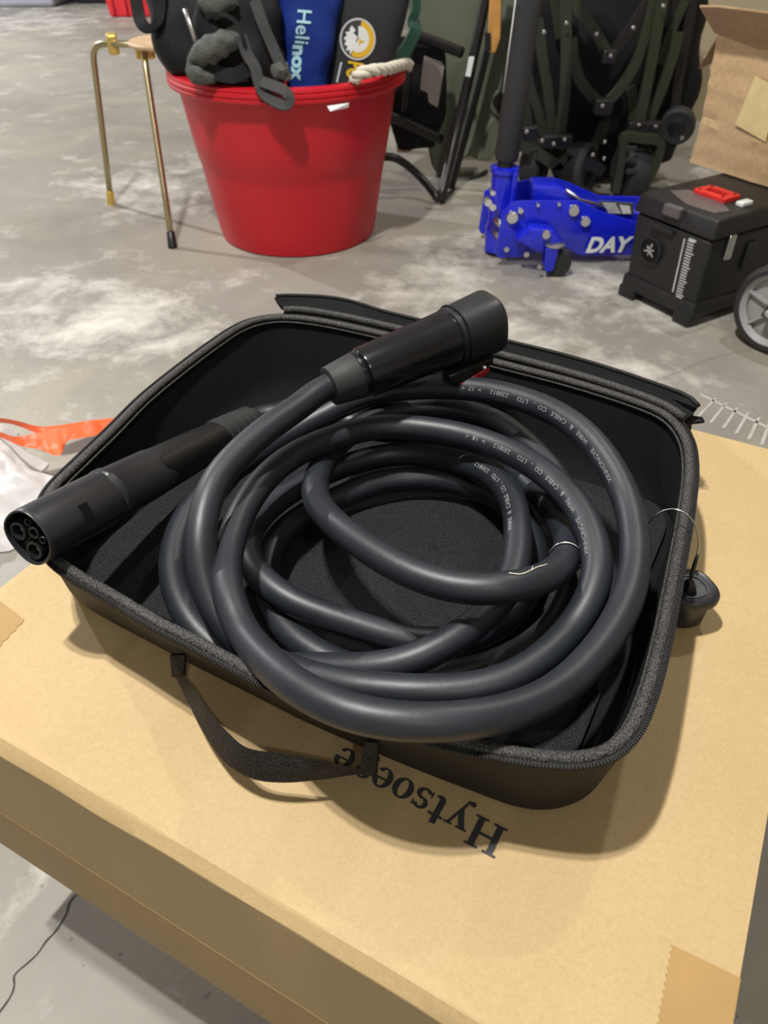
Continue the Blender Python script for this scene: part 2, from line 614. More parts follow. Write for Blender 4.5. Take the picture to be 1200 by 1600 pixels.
def to_edge(p):
    return p + E1 * (ee - p.dot(E1)) - N1 * 0.0
far, near = to_edge(b), to_edge(c)
tape([far] + list(zig(a, c)) + [near])
MB().prism([far, near, near - Vector((0, 0, .05)), far - Vector((0, 0, .05))], E1 * 0.0004).build('tape_strip', 'packing_tape', big_box)
p0, p1 = at(38, 968, ZB), at(-30, 1040, ZB)
tape([bp(EL, p0.dot(N1) + .005, ZB), p0] + list(zig(p0, p1, 12))[1:] + [bp(EL, p1.dot(N1), ZB)])

# lettering: slab-serif glyphs drawn from bars and rings, unit = x-height 1
def ring_arc(cx, cy, ro_x, ro_y, ri_x, ri_y, a0=0, a1=360, n=26):
    v, f = [], []
    for i in range(n + 1):
        t = math.radians(a0 + (a1 - a0) * i / n)
        v.append((cx + ro_x * math.cos(t), cy + ro_y * math.sin(t)))
        v.append((cx + ri_x * math.cos(t), cy + ri_y * math.sin(t)))
    f = [(2 * i, 2 * i + 2, 2 * i + 3, 2 * i + 1) for i in range(n)]
    return v, f
def bar(x0, y0, x1, y1):
    return [(x0, y0), (x1, y0), (x1, y1), (x0, y1)], [(0, 1, 2, 3)]
def poly(*p):
    return list(p), [tuple(range(len(p)))]
GL = {
 'H': (1.50, [bar(.18, 0, .46, 1.42), bar(1.00, 0, 1.28, 1.42), bar(.46, .64, 1.00, .78), bar(.04, 0, .62, .11), bar(.04, 1.31, .62, 1.42), bar(.84, 0, 1.42, .11), bar(.84, 1.31, 1.42, 1.42)]),
 'y': (1.08, [poly((.10, .93), (.40, .93), (.66, .25), (.50, 0)), poly((.78, .93), (.92, .93), (.50, -.18), (.36, -.34), (.40, -.1)), bar(.0, .9, .50, 1.0), bar(.66, .9, 1.04, 1.0), ring_arc(.22, -.30, .13, .13, .0, .0), poly((.2, -.43), (.42, -.38), (.52, -.14), (.36, -.24))]),
 't': (.74, [bar(.20, .16, .47, 1.32), bar(.02, .88, .68, 1.0), poly((.20, 1.0), (.47, 1.0), (.47, 1.34), (.36, 1.34)), ring_arc(.45, .22, .25, .23, .0, .09, 180, 330)]),
 's': (.86, [ring_arc(.42, .72, .34, .29, .12, .17, 20, 270), ring_arc(.42, .27, .36, .29, .13, .17, -160, 90), bar(.70, .70, .77, .98), bar(.05, .02, .12, .32)]),
 'o': (1.02, [ring_arc(.50, .50, .47, .52, .19, .42)]),
 'e': (.96, [ring_arc(.48, .50, .45, .52, .17, .42, 8, 325), bar(.16, .50, .90, .60)]),
 'g': (1.00, [ring_arc(.42, .66, .36, .35, .13, .25), ring_arc(.46, -.16, .42, .25, .22, .14), bar(.16, .08, .70, .22), ring_arc(.86, .90, .11, .11, 0, 0), poly((.66, .82), (.72, .92), (.86, .96), (.86, .88))]),
}
H_c, e_c = at(758, 1306, ZB), at(542, 1180, ZB)
dirx = (E1 * -1 * 0.75 + (e_c - H_c).normalized() * 0.25).normalized()
diry = Vector((-dirx.y, dirx.x, 0))
XH = 0.0118
m = MB()
tot = sum(GL[c][0] for c in 'Hytsoege')
scale_x = (e_c - H_c).length / (tot - .75 - .48)
org = H_c - dirx * (0.75 * scale_x) - diry * (0.71 * XH)
x = 0
for c in 'Hytsoege':
    w, parts = GL[c]
    for j, (v, f) in enumerate(parts):
        m.add([org + dirx * ((x + a) * scale_x) + diry * (b * XH) + Vector((0, 0, 0.0003 + 0.00003 * j)) for a, b in v], f)
    x += w
m.build('printed_lettering', 'ink', big_box, label='black slab serif brand lettering printed on the lid', kind='stuff', fix=False)

# what carries the box stays out of sight beneath it
sup = thing('support_block', 'dark block hidden beneath the large cardboard box', 'block', bp(-.15, .40, 0))
m = MB()
m.box(bp(-.15, .40, ZBOT / 2), (0.20, 0.22, ZBOT), E1, N1)
m.build('block_body', 'toolbox_black', sup, bevel=0.006)

# ------------------------------------------------------------------ the open carrying case
ZR, ZCB = 0.380, 0.3155
RIM = [(405, 500, 0), (450, 496, 0), (520, 505, 0), (640, 532, 0), (800, 572, 0), (900, 598, 0), (1000, 630, 0), (1046, 652, 0), (1072, 685, 0), (1080, 730, 0), (1074, 795, 0), (1061, 870, 0), (1046, 950, 0), (1029, 1030, 0), (1010, 1095, 0), (988, 1143, 0), (955, 1174, 0), (905, 1188, 0), (845, 1186, 0), (780, 1176, 0), (700, 1160, 0), (600, 1133, 0), (520, 1106, 0), (440, 1076, 0), (380, 1046, 0), (310, 1008, 0), (240, 972, 0), (170, 930, 0), (118, 900, 0), (85, 875, 0), (66, 845, 0), (62, 812, 0), (80, 766, 0), (125, 720, 0), (175, 672, 0), (225, 622, 0), (280, 577, 0), (335, 536, 0), (372, 512, 0)]
rim = resample(catmull([at(u, v, ZR + d) for u, v, d in RIM], 8, True), 220, True)
NR = len(rim)
cen = sum(rim, Vector()) / NR
def plan_normals(P):
    out = []
    n = len(P)
    for i in range(n):
        T = P[(i + 2) % n] - P[i - 2]
        T.z = 0
        T.normalize()
        nn = Vector((T.y, -T.x, 0))
        if nn.dot(P[i] - cen) < 0:
            nn = -nn
        out.append(nn)
    return out
RN = plan_normals(rim)
case = thing('carrying_case', 'open black zippered carrying case holding the coiled cable', 'case', (cen.x, cen.y, ZCB))
# the foot of the case is a straight rounded rectangle, well inside the bulging rim
BE0, BE1, BN0, BN1, BR = -0.366, -0.012, 0.212, 0.486, 0.032
def foot_point(p):
    e, n = p.dot(E1), p.dot(N1)
    ce, cn = min(max(e, BE0 + BR), BE1 - BR), min(max(n, BN0 + BR), BN1 - BR)
    d = Vector((e - ce, n - cn))
    d = d.normalized() * BR
    return E1 * (ce + d.x) + N1 * (cn + d.y)
FOOT = [foot_point(p) for p in rim]
for _ in range(3):
    FOOT = [FOOT[i - 1] * .25 + FOOT[i] * .5 + FOOT[(i + 1) % NR] * .25 for i in range(NR)]
def wall_ring(s, off, zb):
    # s: 0 at the rim, 1 at the foot of the wall
    out = []
    for p, q, nn in zip(rim, FOOT, RN):
        k = s * .72 if s < .8 else .576 + (s - .8) / .2 * .20 + .224 * ((s - .8) / .2) ** 2
        r = Vector((p.x + (q.x - p.x) * k, p.y + (q.y - p.y) * k, p.z - (p.z - zb) * s))
        out.append(r + nn * off)
    return out
SS = [0, .12, .3, .5, .7, .82, .9, .96, 1.0]
rings = [wall_ring(s, 0.0025, ZCB) for s in SS]
inner = [wall_ring(s, -0.0015, ZCB + 0.003) for s in SS]
sh = MB()
sh.rings(list(reversed(rings)) + inner, cap0=True, cap1=False)
shell = sh.build('shell', 'case_shell', case, smooth=50)
ln = MB()
lin = [wall_ring(s, -0.0018, ZCB + 0.0035) for s in SS]
ln.rings(lin, cap0=False, cap1=True)
ln.build('lining', 'case_lining', case, smooth=50, fix=False)
# felt pad on the floor of the case, and a second lining layer standing off the wall
pad0 = [Vector((q.x, q.y, ZCB + 0.0038)) - nn * 0.006 for q, nn in zip(lin[-1], RN)]
pad1 = [q + Vector((0, 0, 0.0032)) for q in pad0]
MB().rings([pad0, pad1]).build('floor_pad', 'felt', case, smooth=30)
# rim binding: a fat textile welt
prof_b = [(0.0032 * math.cos(t), 0.0026 * math.sin(t)) for t in [2 * math.pi * k / 12 for k in range(12)]]
welt = [p - nn * 0.0010 + Vector((0, 0, 0.0005)) for p, nn in zip(rim, RN)]
MB().tube(welt, 1.0, closed=True, prof=prof_b).build('rim_binding', 'binding', case, smooth='all')
tape_path = [p + nn * 0.0026 + Vector((0, 0, -0.0008)) for p, nn in zip(rim, RN)]
MB().tube(tape_path, 1.0, closed=True, prof=[(0.0020 * math.cos(t), 0.0020 * math.sin(t)) for t in [2 * math.pi * k / 8 for k in range(8)]]).build('zipper_tape', 'webbing', case, smooth='all')
def teeth(path, nrm, name, parent, pitch=0.0016, size=(0.0009, 0.0017, 0.0013), closed=True):
    P = resample(path, max(4, int(sum((path[i] - path[i - 1]).length for i in range(1, len(path))) / pitch)), closed)
    n = len(P)
    m = MB()
    for i in range(n):
        T = (P[(i + 1) % n] - P[i - 1]) if closed or 0 < i < n - 1 else P[1] - P[0]
        T.normalize()
        nn = T.cross(Vector((0, 0, 1))).normalized()
        m.box(P[i], size, T, nn)
    return m.build(name, 'zipper', parent, fix=False, kind='stuff')
teeth([p + nn * 0.0040 + Vector((0, 0, 0.0010)) for p, nn in zip(rim, RN)], RN, 'zipper_teeth', case)
# stitched seam just under the binding, inside
MB().tube([p - nn * 0.0046 + Vector((0, 0, -0.0022)) for p, nn in zip(rim, RN)], 0.0009, 6, closed=True).build('seam_cord', 'binding', case, smooth='all')

# lid: thrown open, its front edge stands a little above the rim and the rest hangs over the back of the box
crest_px = [(428, 465), (445, 464), (500, 466), (545, 473), (600, 490), (700, 514), (790, 536), (880, 558), (960, 582), (1030, 606), (1072, 622), (1090, 638)]
hinge_px = [(446, 492), (470, 491), (520, 499), (560, 507), (620, 520), (710, 543), (800, 566), (885, 589), (960, 612), (1020, 634), (1050, 650), (1064, 660)]
crest = resample(catmull([at(u, v, 0.387) for u, v in crest_px], 6), 40)
hinge = resample(catmull([at(u, v, 0.381) for u, v in hinge_px], 6), 40)
back = Vector((0.43, 0.90, 0)).normalized()
lid = MB()
rows = [hinge,
        [h.lerp(c, .12) + Vector((0, 0, .0030)) for h, c in zip(hinge, crest)],
        [h.lerp(c, .30) + Vector((0, 0, -.0005)) for h, c in zip(hinge, crest)],
        [h.lerp(c, .80) + Vector((0, 0, -.0015)) for h, c in zip(hinge, crest)],
        crest]
for b, dz in ((.010, -.003), (.030, -.014), (.060, -.034), (.095, -.058), (.130, -.095), (.155, -.150), (.165, -.215)):
    row = []
    for k, c in enumerate(crest):
        t = k / 39
        edge = 0.02 * (max(0, .08 - t) / .08) ** 2 - 0.02 * (max(0, t - .92) / .08) ** 2
        q = c + back * b + Vector((0, 0, dz + 0.002 * noise.noise(c * 20)))
        row.append(q + E1 * edge)
    rows.append(row)
# underside, closing the body of the lid
under = []
for b, dz in ((.150, -.222), (.138, -.152), (.112, -.105), (.085, -.068), (.045, -.045), (.012, -.024)):
    under.append([c + back * b + Vector((0, 0, dz)) for c in crest])
rows += under
flat = [tuple(q) for r in rows for q in r]
nC = 40
fs = [(i * nC + k, i * nC + k + 1, (i + 1) * nC + k + 1, (i + 1) * nC + k) for i in range(len(rows) - 1) for k in range(nC - 1)]
R_ = len(rows)
fs += [tuple(i * nC for i in range(R_)), tuple(i * nC + nC - 1 for i in range(R_ - 1, -1, -1))]
fs += [((R_ - 1) * nC + k, (R_ - 1) * nC + k + 1, k + 1, k) for k in range(nC - 1)]
lid_o = MB().add(flat, fs).build('lid', 'case_lining', case, smooth=50)
MB().tube([h.lerp(c, .12) + Vector((0, 0, .0024)) for h, c in zip(hinge, crest)], 0.0030, 10).build('lid_binding', 'binding', lid_o, smooth='all')
MB().tube([c + back * .003 + Vector((0, 0, .0004)) for c in crest], 0.0017, 8).build('lid_piping', 'case_shell', lid_o, smooth='all')
teeth([h.lerp(c, .27) + Vector((0, 0, .0012)) for h, c in zip(hinge, crest)], None, 'lid_zipper_teeth', lid_o, closed=False)
# corner tab of fabric at the right end of the hinge
tb = [at(1040, 648, .376), at(1096, 655, .378), at(1100, 661, .376), at(1072, 664, .374)]
MB().prism(tb, (0, 0, .002)).build('corner_tab', 'case_shell', lid_o)

# handle: two anchors and a webbing strap that bows out over the box
def z3(X, Y):
    return 250 + X / 2.182, 850 + Y / 2.182
inn = [(72, 425, .338), (84, 448, .340), (110, 482, .343), (160, 560, .346), (230, 640, .348), (300, 695, .349), (420, 715, .349), (560, 740, .346), (640, 758, .342), (700, 768, .338)]
out = [(52, 432, .332), (58, 462, .331), (92, 530, .330), (132, 612, .330), (182, 692, .330), (235, 752, .331), (320, 797, .332), (430, 808, .333), (560, 796, .333), (690, 776, .333)]
Li = catmull([at(*z3(a, b), z) for a, b, z in inn], 6)
Lo = catmull([at(*z3(a, b), z) for a, b, z in out], 6)
hd = MB()
k = len(Li)
th = Vector((0.0, 0.0, -0.0016))
rg = [[a, a.lerp(b, .5) + Vector((0, 0, .0008)), b, b + th, a.lerp(b, .5) + Vector((0, 0, .0008)) + th, a + th] for a, b in zip(Li, Lo)]
hd.rings(rg)
hd.build('handle', 'webbing', case, smooth=40)
for pts, zz in (([(42, 372), (92, 372), (88, 448), (50, 446)], (.352, .352, .335, .333)), ([(708, 664), (748, 668), (742, 782), (682, 774)], (.356, .356, .334, .336))):
    q = [at(*z3(a, b), z) for (a, b), z in zip(pts, zz)]
    MB().prism(q, (-.0010, -.0020, .0004)).build('handle_anchor', 'webbing', case)

# ------------------------------------------------------------------ the coiled charging cable
CABLE = [(-0.0065, 0.4572, 0.42), (-0.022, 0.4439, 0.4194), (-0.0335, 0.4368, 0.4179), (-0.0515, 0.4244, 0.4153), (-0.0743, 0.3936, 0.4139), (-0.0902, 0.3684, 0.4105), (-0.0985, 0.3475, 0.4071), (-0.1012, 0.3271, 0.4008), (-0.1013, 0.3107, 0.3922), (-0.0988, 0.2985, 0.3806), (-0.0917, 0.2862, 0.3693), (-0.0776, 0.2727, 0.3598), (-0.0598, 0.2627, 0.3544), (-0.0406, 0.254, 0.3546), (-0.0169, 0.2429, 0.3606), (0.0128, 0.2367, 0.3646), (0.0318, 0.2359, 0.3656), (0.0491, 0.2375, 0.3666), (0.0643, 0.2422, 0.3677), (0.0819, 0.2537, 0.3697), (0.0977, 0.2708, 0.3687), (0.1082, 0.2827, 0.3747), (0.1168, 0.2994, 0.3807), (0.12, 0.3209, 0.3847), (0.1167, 0.3501, 0.3867), (0.1068, 0.3806, 0.3857), (0.0873, 0.4126, 0.3828), (0.0562, 0.4377, 0.3809), (0.0224, 0.4507, 0.3791), (0, 0.4512, 0.3793), (-0.0221, 0.443, 0.3805), (-0.0533, 0.4195, 0.3825), (-0.0738, 0.3905, 0.3832), (-0.0851, 0.353, 0.3838), (-0.0882, 0.3203, 0.3828), (-0.0861, 0.2987, 0.3838), (-0.0806, 0.2779, 0.3833), (-0.0716, 0.2609, 0.38), (-0.0551, 0.2354, 0.3877), (-0.0378, 0.2162, 0.3933), (-0.0168, 0.2019, 0.3969), (0.0055, 0.1962, 0.3975), (0.0277, 0.1969, 0.396), (0.0541, 0.2044, 0.3915), (0.0775, 0.218, 0.3871), (0.0973, 0.2367, 0.3846), (0.117, 0.2616, 0.3842), (0.1314, 0.2871, 0.3858), (0.14, 0.3143, 0.3884), (0.1438, 0.349, 0.3921), (0.1393, 0.379, 0.3978), (0.1277, 0.4096, 0.4026), (0.109, 0.4379, 0.4024), (0.0862, 0.4585, 0.4002), (0.0613, 0.4748, 0.3961), (0.0325, 0.4852, 0.3909), (0.0047, 0.4893, 0.3858), (-0.0188, 0.4855, 0.3816), (-0.0411, 0.476, 0.3744), (-0.0665, 0.4617, 0.3673), (-0.0904, 0.4422, 0.3621), (-0.1118, 0.4182, 0.3589), (-0.1245, 0.3953, 0.3566), (-0.1306, 0.3752, 0.3544), (-0.131, 0.3475, 0.3521), (-0.1254, 0.3249, 0.3498), (-0.1148, 0.3038, 0.3475), (-0.0994, 0.2868, 0.3431), (-0.0823, 0.2763, 0.3398), (-0.0603, 0.2711, 0.3395), (-0.0394, 0.269, 0.3427), (-0.0179, 0.263, 0.3491), (0.0058, 0.2604, 0.3555), (0.029, 0.2672, 0.361), (0.0506, 0.2822, 0.3644), (0.0667, 0.2996, 0.3668), (0.0752, 0.3171, 0.3682), (0.0797, 0.3367, 0.3686), (0.0831, 0.3651, 0.3679), (0.0824, 0.3954, 0.3652), (0.0744, 0.4163, 0.3625), (0.0644, 0.4322, 0.3588), (0.05, 0.4463, 0.354), (0.0291, 0.4589, 0.35), (0.0095, 0.4628, 0.3478), (-0.0061, 0.4605, 0.3465), (-0.0279, 0.4506, 0.3463), (-0.0502, 0.4355, 0.3461), (-0.0706, 0.4126, 0.347), (-0.0841, 0.3879, 0.3479), (-0.0878, 0.366, 0.3488), (-0.0833, 0.3456, 0.3496), (-0.074, 0.3306, 0.3495), (-0.0589, 0.3172, 0.3473), (-0.0399, 0.3089, 0.3441), (-0.0116, 0.3002, 0.34), (0.0063, 0.2948, 0.3378), (0.0223, 0.2933, 0.3356), (0.0412, 0.2966, 0.3334), (0.065, 0.3085, 0.3322), (0.085, 0.3286, 0.332), (0.0969, 0.353, 0.3329), (0.0999, 0.3794, 0.3338), (0.0952, 0.4047, 0.3346), (0.0839, 0.4226, 0.3354), (0.07, 0.4341, 0.3362), (0.051, 0.4449, 0.336), (0.0235, 0.4487, 0.336), (0, 0.4445, 0.3363), (-0.0162, 0.4379, 0.3356), (-0.0365, 0.4254, 0.3338), (-0.0579, 0.4079, 0.333), (-0.0716, 0.3888, 0.3323), (-0.0765, 0.3633, 0.3315), (-0.0721, 0.3353, 0.3307), (-0.0616, 0.3113, 0.3308), (-0.0448, 0.293, 0.3308), (-0.0219, 0.279, 0.3308), (0, 0.2731, 0.3307), (0.0216, 0.2712, 0.3315), (0.0432, 0.2733, 0.3322), (0.0651, 0.2783, 0.335), (0.0862, 0.2891, 0.3388), (0.1028, 0.3043, 0.3436), (0.1148, 0.3262, 0.3485), (0.1207, 0.3513, 0.354), (0.1212, 0.3808, 0.3605), (0.1149, 0.4159, 0.3649), (0.1001, 0.4512, 0.3667), (0.0802, 0.4781, 0.3675), (0.0525, 0.4933, 0.3673), (0.0241, 0.4946, 0.367), (-0.0047, 0.4812, 0.3678), (-0.0256, 0.4642, 0.3645), (-0.0394, 0.4378, 0.3641), (-0.0444, 0.3996, 0.3721), (-0.0427, 0.3731, 0.3784), (-0.0336, 0.3495, 0.3827), (-0.0183, 0.3275, 0.3861), (0.0087, 0.3, 0.3884), (0.0324, 0.286, 0.3898), (0.0501, 0.2813, 0.3912), (0.0693, 0.2833, 0.3916), (0.0918, 0.3005, 0.383), (0.1067, 0.3261, 0.3733), (0.1133, 0.3549, 0.3625), (0.1142, 0.3917, 0.3502), (0.1061, 0.4323, 0.3399), (0.0902, 0.4735, 0.3323), (0.0648, 0.5013, 0.3307), (0.0258, 0.5162, 0.331), (-0.0052, 0.5224, 0.3312), (-0.0315, 0.5315, 0.3313), (-0.0632, 0.5362, 0.3345), (-0.0885, 0.5311, 0.3397), (-0.1034, 0.5113, 0.3458), (-0.1171, 0.4892, 0.351)]
RC = 0.0087
cab = thing('charging_cable', 'thick black electric vehicle charging cable coiled inside the open case', 'cable', (cen.x, cen.y, ZCB + 0.007))
PA0, PA1 = at(515, 604, 0.4165), at(769, 500, 0.432)      # plug axis
PB0, PB1 = at(392, 658, 0.340), at(41, 842, 0.401)        # socket axis
da, db = (PA1 - PA0).normalized(), (PB1 - PB0).normalized()
CABLE = [PA0 + da * .03, PA0 + da * .008, PA0 - da * .010] + [Vector(q) for q in CABLE[3:-2]] + [PB0 - db * .012, PB0 + db * .004, PB0 + db * .03]
cp = resample(catmull(CABLE, 10), 1300)
for _ in range(14):
    cp = [cp[0]] + [cp[i - 1] * .25 + cp[i] * .5 + cp[i + 1] * .25 for i in range(1, len(cp) - 1)] + [cp[-1]]
MB().tube(cp, RC, 20).build('cable', 'rubber', cab, smooth='all', fix=False)
CS = [0.0]
for a, b in zip(cp[:-1], cp[1:]):
    CS.append(CS[-1] + (b - a).length)
def frame_at(s):
    import bisect
    i = min(len(cp) - 2, max(0, bisect.bisect(CS, s) - 1))
    t = (s - CS[i]) / max(1e-9, CS[i + 1] - CS[i])
    p = cp[i].lerp(cp[i + 1], t)
    T = (cp[min(len(cp) - 1, i + 3)] - cp[max(0, i - 2)]).normalized()
    N = (Vector((0, 0, 1)) - T * T.z).normalized()
    return p, T, N, T.cross(N)
def project(p):
    d = p - CAM
    f = d.y * math.cos(PITCH) - d.z * math.sin(PITCH)
    up = d.y * math.sin(PITCH) + d.z * math.cos(PITCH)
    return 600 + F_PX * d.x / f, 800 - F_PX * up / f
def arc_of(u, v, s_lo=0.0, s_hi=99.0):
    best = (1e9, 0)
    for p, s in zip(cp, CS):
        if s_lo <= s <= s_hi:
            a, b = project(p)
            best = min(best, ((a - u) ** 2 + (b - v) ** 2, s))
    return best[1]
def cable_text(s, s_end, theta, size, adv=1.0):
    # printed along the cable so that the last letter stands at arc length s_end
    v, f = text_verts(s)
    w = max(a for a, b, c in v)
    out = []
    for a, b, c in v:
        p, T, N, B = frame_at(s_end - (w - a) * size * adv)
        t = math.radians(theta) + (b - .35) * size / RC
        out.append(p + (N * math.cos(t) - B * math.sin(t)) * (RC + 0.00012))
    MB().add(out, f).build('printed_lettering', 'cable_print', cab, fix=False, kind='stuff')
# arc ranges: the turns that run up the right-hand side, in path order
S_a = arc_of(933, 905, 0, 1.2)
S_b = arc_of(993, 860, S_a + .3, S_a + 1.6)
S_c = arc_of(809, 858, S_b + .3, S_b + 1.6)
cable_text('XINHONGYE    WIRE   &   CABLE   CO  .,   LTD     230812     >  18  <', arc_of(738, 683, S_a, S_a + .3), 52, 0.0041, 1.2)
cable_text('XINHONGYE    WIRE   &   CABLE   CO  .,   LTD     230812     >  17  <', arc_of(728, 600, S_b, S_b + .4), 60, 0.0041, 1.2)
cable_text('WIRE  &  CABLE  CO .,  LTD   230812', arc_of(752, 733, S_c, S_c + .3), 40, 0.0041, 1.3)
cable_text('E315 10AWG  4C  FT2  600V  105C   ETL  C(UL)  EVJE   60245', arc_of(745, 974, S_c - .5, S_c), 62, 0.0038, 1.25)
# thin wire loop round the strand in the middle right
sr = arc_of(890, 876, S_c + .6)
p, T, N, B = frame_at(sr)
loop = [p + (N * math.cos(t) + B * math.sin(t)) * (RC + .0009) + T * .001 * math.sin(t) for t in [2 * math.pi * k / 28 for k in range(28)]]
MB().tube(loop, 0.00055, 6, closed=True, ref=tuple(T)).build('wire_loop', 'steel', cab, smooth='all', label='thin bright wire loop around the cable')

def sweep(m, origin, A, U, sections, n=36, cap0=True, cap1=True):
    # sections: (distance along A, half-width, half-height, exponent, flatten)
    A = A.normalized()
    U = (U - A * U.dot(A)).normalized()
    W = A.cross(U)
    rings = []
    for d, rx, ry, ex, fl in sections:
        r = []
        for k in range(n):
            t = 2 * math.pi * k / n
            c, s = math.cos(t), math.sin(t)
            x = rx * math.copysign(abs(c) ** (2 / ex), c)
            y = ry * math.copysign(abs(s) ** (2 / ex), s)
            if y < 0:
                y *= fl
            r.append(origin + A * d + W * x + U * y)
        rings.append(r)
    return m.rings(rings, cap0, cap1)

# plug at the top, resting on the coil and on the back rim
a0, a1 = PA0.copy(), PA1.copy()
A = (a1 - a0)
LA = A.length
A.normalize()
plug = MB()
sweep(plug, a0, A, Vector((0, 0, 1)), [(LA * q, r * 1.06, r * 1.06 * k_, e_, 1) for q, r, k_, e_ in ((.185, .0150, 1, 2), (.19, .0160, 1, 2.1), (.20, .0163, 1, 2.1), (.45, .0168, 1, 2.2), (.705, .0176, 1.02, 2.3), (.712, .0178, 1.02, 2.3), (.716, .0172, 1.02, 2.3), (.740, .0170, 1.02, 2.3))])
pl = plug.build('plug', 'plug_gloss', cab, smooth=40, label='glossy black plug with a grey collar')
nose = MB()
sweep(nose, a0, A, Vector((0, 0, 1)), [(LA * q, r * 1.06, r * 1.06 * k_, e_, 1) for q, r, k_, e_ in ((.724, .0172, 1.02, 2.3), (.728, .0182, 1.02, 2.35), (.86, .0187, 1.04, 2.6), (.97, .0190, 1.05, 2.8), (.993, .0187, 1.05, 2.8), (1.0, .0179, 1.05, 2.8), (.998, .0162, 1.05, 2.8), (.90, .0155, 1.05, 2.8))])
nose.build('plug_nose', 'plug_nose', pl, smooth=40)
col = MB()
sweep(col, a0, A, Vector((0, 0, 1)), [(LA * q, r * 1.06, r * 1.06, 2, 1) for q, r in ((-.003, .0100), (0, .0122), (.004, .0126), (.15, .0148), (.158, .0146))])
col.build('collar', 'plug_soft', pl, smooth=40)
rn = MB()
sweep(rn, a0, A, Vector((0, 0, 1)), [(LA * q, r * 1.06, r * 1.06, 2, 1) for q, r in ((.150, .0135), (.156, .0152), (.166, .0154), (.172, .0146), (.178, .0146), (.182, .0155), (.188, .0150))])
rn.build('neck_ring', 'plug_gloss', pl, smooth=40)
side = A.cross(Vector((0, 0, 1))).normalized()
upA = side.cross(A).normalized()
rib = MB()
sweep(rib, a0, A, Vector((0, 0, 1)), [(LA * q, r * 1.06, r * 1.06 * 1.03, 2.4, 1) for q, r in ((.752, .0180), (.754, .0192), (.762, .0192), (.764, .0180))])
rib.build('raised_ring', 'plug_gloss', pl, smooth=40)
# release housing slung under the front end
hb = MB()
base = a0 + A * (LA * .765) - upA * .0195 + side * .0120
prof = [(-.020, .004), (.018, .004), (.017, -.001), (.004, -.0062), (-.014, -.0080), (-.019, -.005)]
hb.prism([base + A * x + upA * y + side * .0085 for x, y in prof], -side * .017)
hb.build('release_housing', 'plug_satin', pl, bevel=.0012, smooth=40)
rb = MB()
prof = [(-.012, -.0055), (.010, -.0020), (.0135, -.0030), (.0125, -.0055), (.006, -.0084), (-.010, -.0096)]
rb.prism([base + A * x + upA * y + side * .0098 for x, y in prof], -side * .019)
rb.build('release_button', 'plug_red', pl, bevel=.0008, label='dark red release button')
MB().lathe([(.0011, 0), (.0011, .0012), (.0007, .0016)], base + side * .0085 + A * .009 + upA * -.0005, side, 12).build('indicator_dot', 'label_white', pl, label='small white indicator dot')

# socket end at the left, leaning out over the rim
b0, b1 = PB0.copy(), PB1.copy()
Bx = (b1 - b0)
LB = Bx.length
Bx.normalize()
hs = Bx.cross(Vector((0, 0, 1))).normalized()
hu = hs.cross(Bx).normalized()
U2 = (-hs * math.sin(math.radians(42)) + hu * math.cos(math.radians(42))).normalized()
sk = MB()
sweep(sk, b0, Bx, hu, [(LB * q, r * 1.07, r * 1.03, e_, 1) for q, r, e_ in ((.20, .0115, 2), (.205, .0125, 2.1), (.30, .0130, 2.3), (.42, .0135, 2.5), (.515, .0139, 2.6), (.545, .0140, 2.6))])
so = sk.build('socket_handle', 'plug_satin', cab, smooth=40, label='long black socket with round contacts')
br = MB()
sweep(br, b0, Bx, U2, [(LB * q, .0166 * r, .0158 * r, 2.4, f_) for q, r, f_ in ((.50, .86, 1), (.53, .93, .97), (.545, .965, .95), (.712, 1.0, .9), (.716, 1.045, .9), (.732, 1.045, .9), (.737, .985, .9), (.745, .985, .9), (.749, 1.01, .9), (.985, .985, .86), (.998, .97, .86), (1.0, .95, .86), (.999, .90, .86), (.950, .885, .86))], n=48)
br.build('barrel', 'plug_nose', so, smooth=40)
W2 = Bx.cross(U2).normalized()
fc = b0 + Bx * (LB * .952)
fpl = MB()
sweep(fpl, b0, Bx, U2, [(LB * .951, .0166 * .87, .0158 * .87, 2.4, .86), (LB * .956, .0166 * .87, .0158 * .87, 2.4, .86)])
fpl.build('contact_plate', 'plug_dark', so)
for x, y, r, h in ((.0068, -.0040, .0056, .0085), (-.0068, -.0040, .0056, .0085), (.0, .0050, .0036, .0085), (-.0062, .0064, .0024, .0080), (.0062, .0064, .0024, .0080)):
    c = b0 + Bx * (LB * .955) + W2 * x + U2 * y
    MB().lathe([(r, 0), (r, h), (r * .88, h + .0004), (r * .66, h), (r * .62, .002), (.0001, .002)], c, Bx, 24).build('contact_well', 'plug_satin', so, smooth=40)
    MB().lathe([(r * .42, .002), (r * .42, h * .55), (r * .30, h * .62), (r * .24, h * .55), (r * .2, .003)], c, Bx, 16).build('contact_ring', 'chrome', so, smooth=40)
# three thin webs between the contact wells
for x0, y0, x1, y1 in ((-.004, .0012, .0112, .0012), (-.011, .0012, .003, .0012), (0, .0012, 0, -.0085)):
    c0 = b0 + Bx * (LB * .955 + .0035) + W2 * x0 + U2 * y0
    c1 = b0 + Bx * (LB * .955 + .0035) + W2 * x1 + U2 * y1
    d = c1 - c0
    MB().box((c0 + c1) / 2, (d.length, .0008, .007), d, Bx.cross(d)).build('contact_web', 'plug_satin', so)
# latch slot: a near-black slab on the barrel, coloured as the slot's shade
sd = (U2 * .93 + W2 * .30).normalized() if (b0 + W2).x > b0.x else (U2 * .93 - W2 * .30).normalized()
sp = b0 + Bx * (LB * .868) + sd * .0160
MB().box(sp, (.0056, .0090, .0016), Bx, sd.cross(Bx), sd).build('latch_slot_shade', 'plug_dark', so)
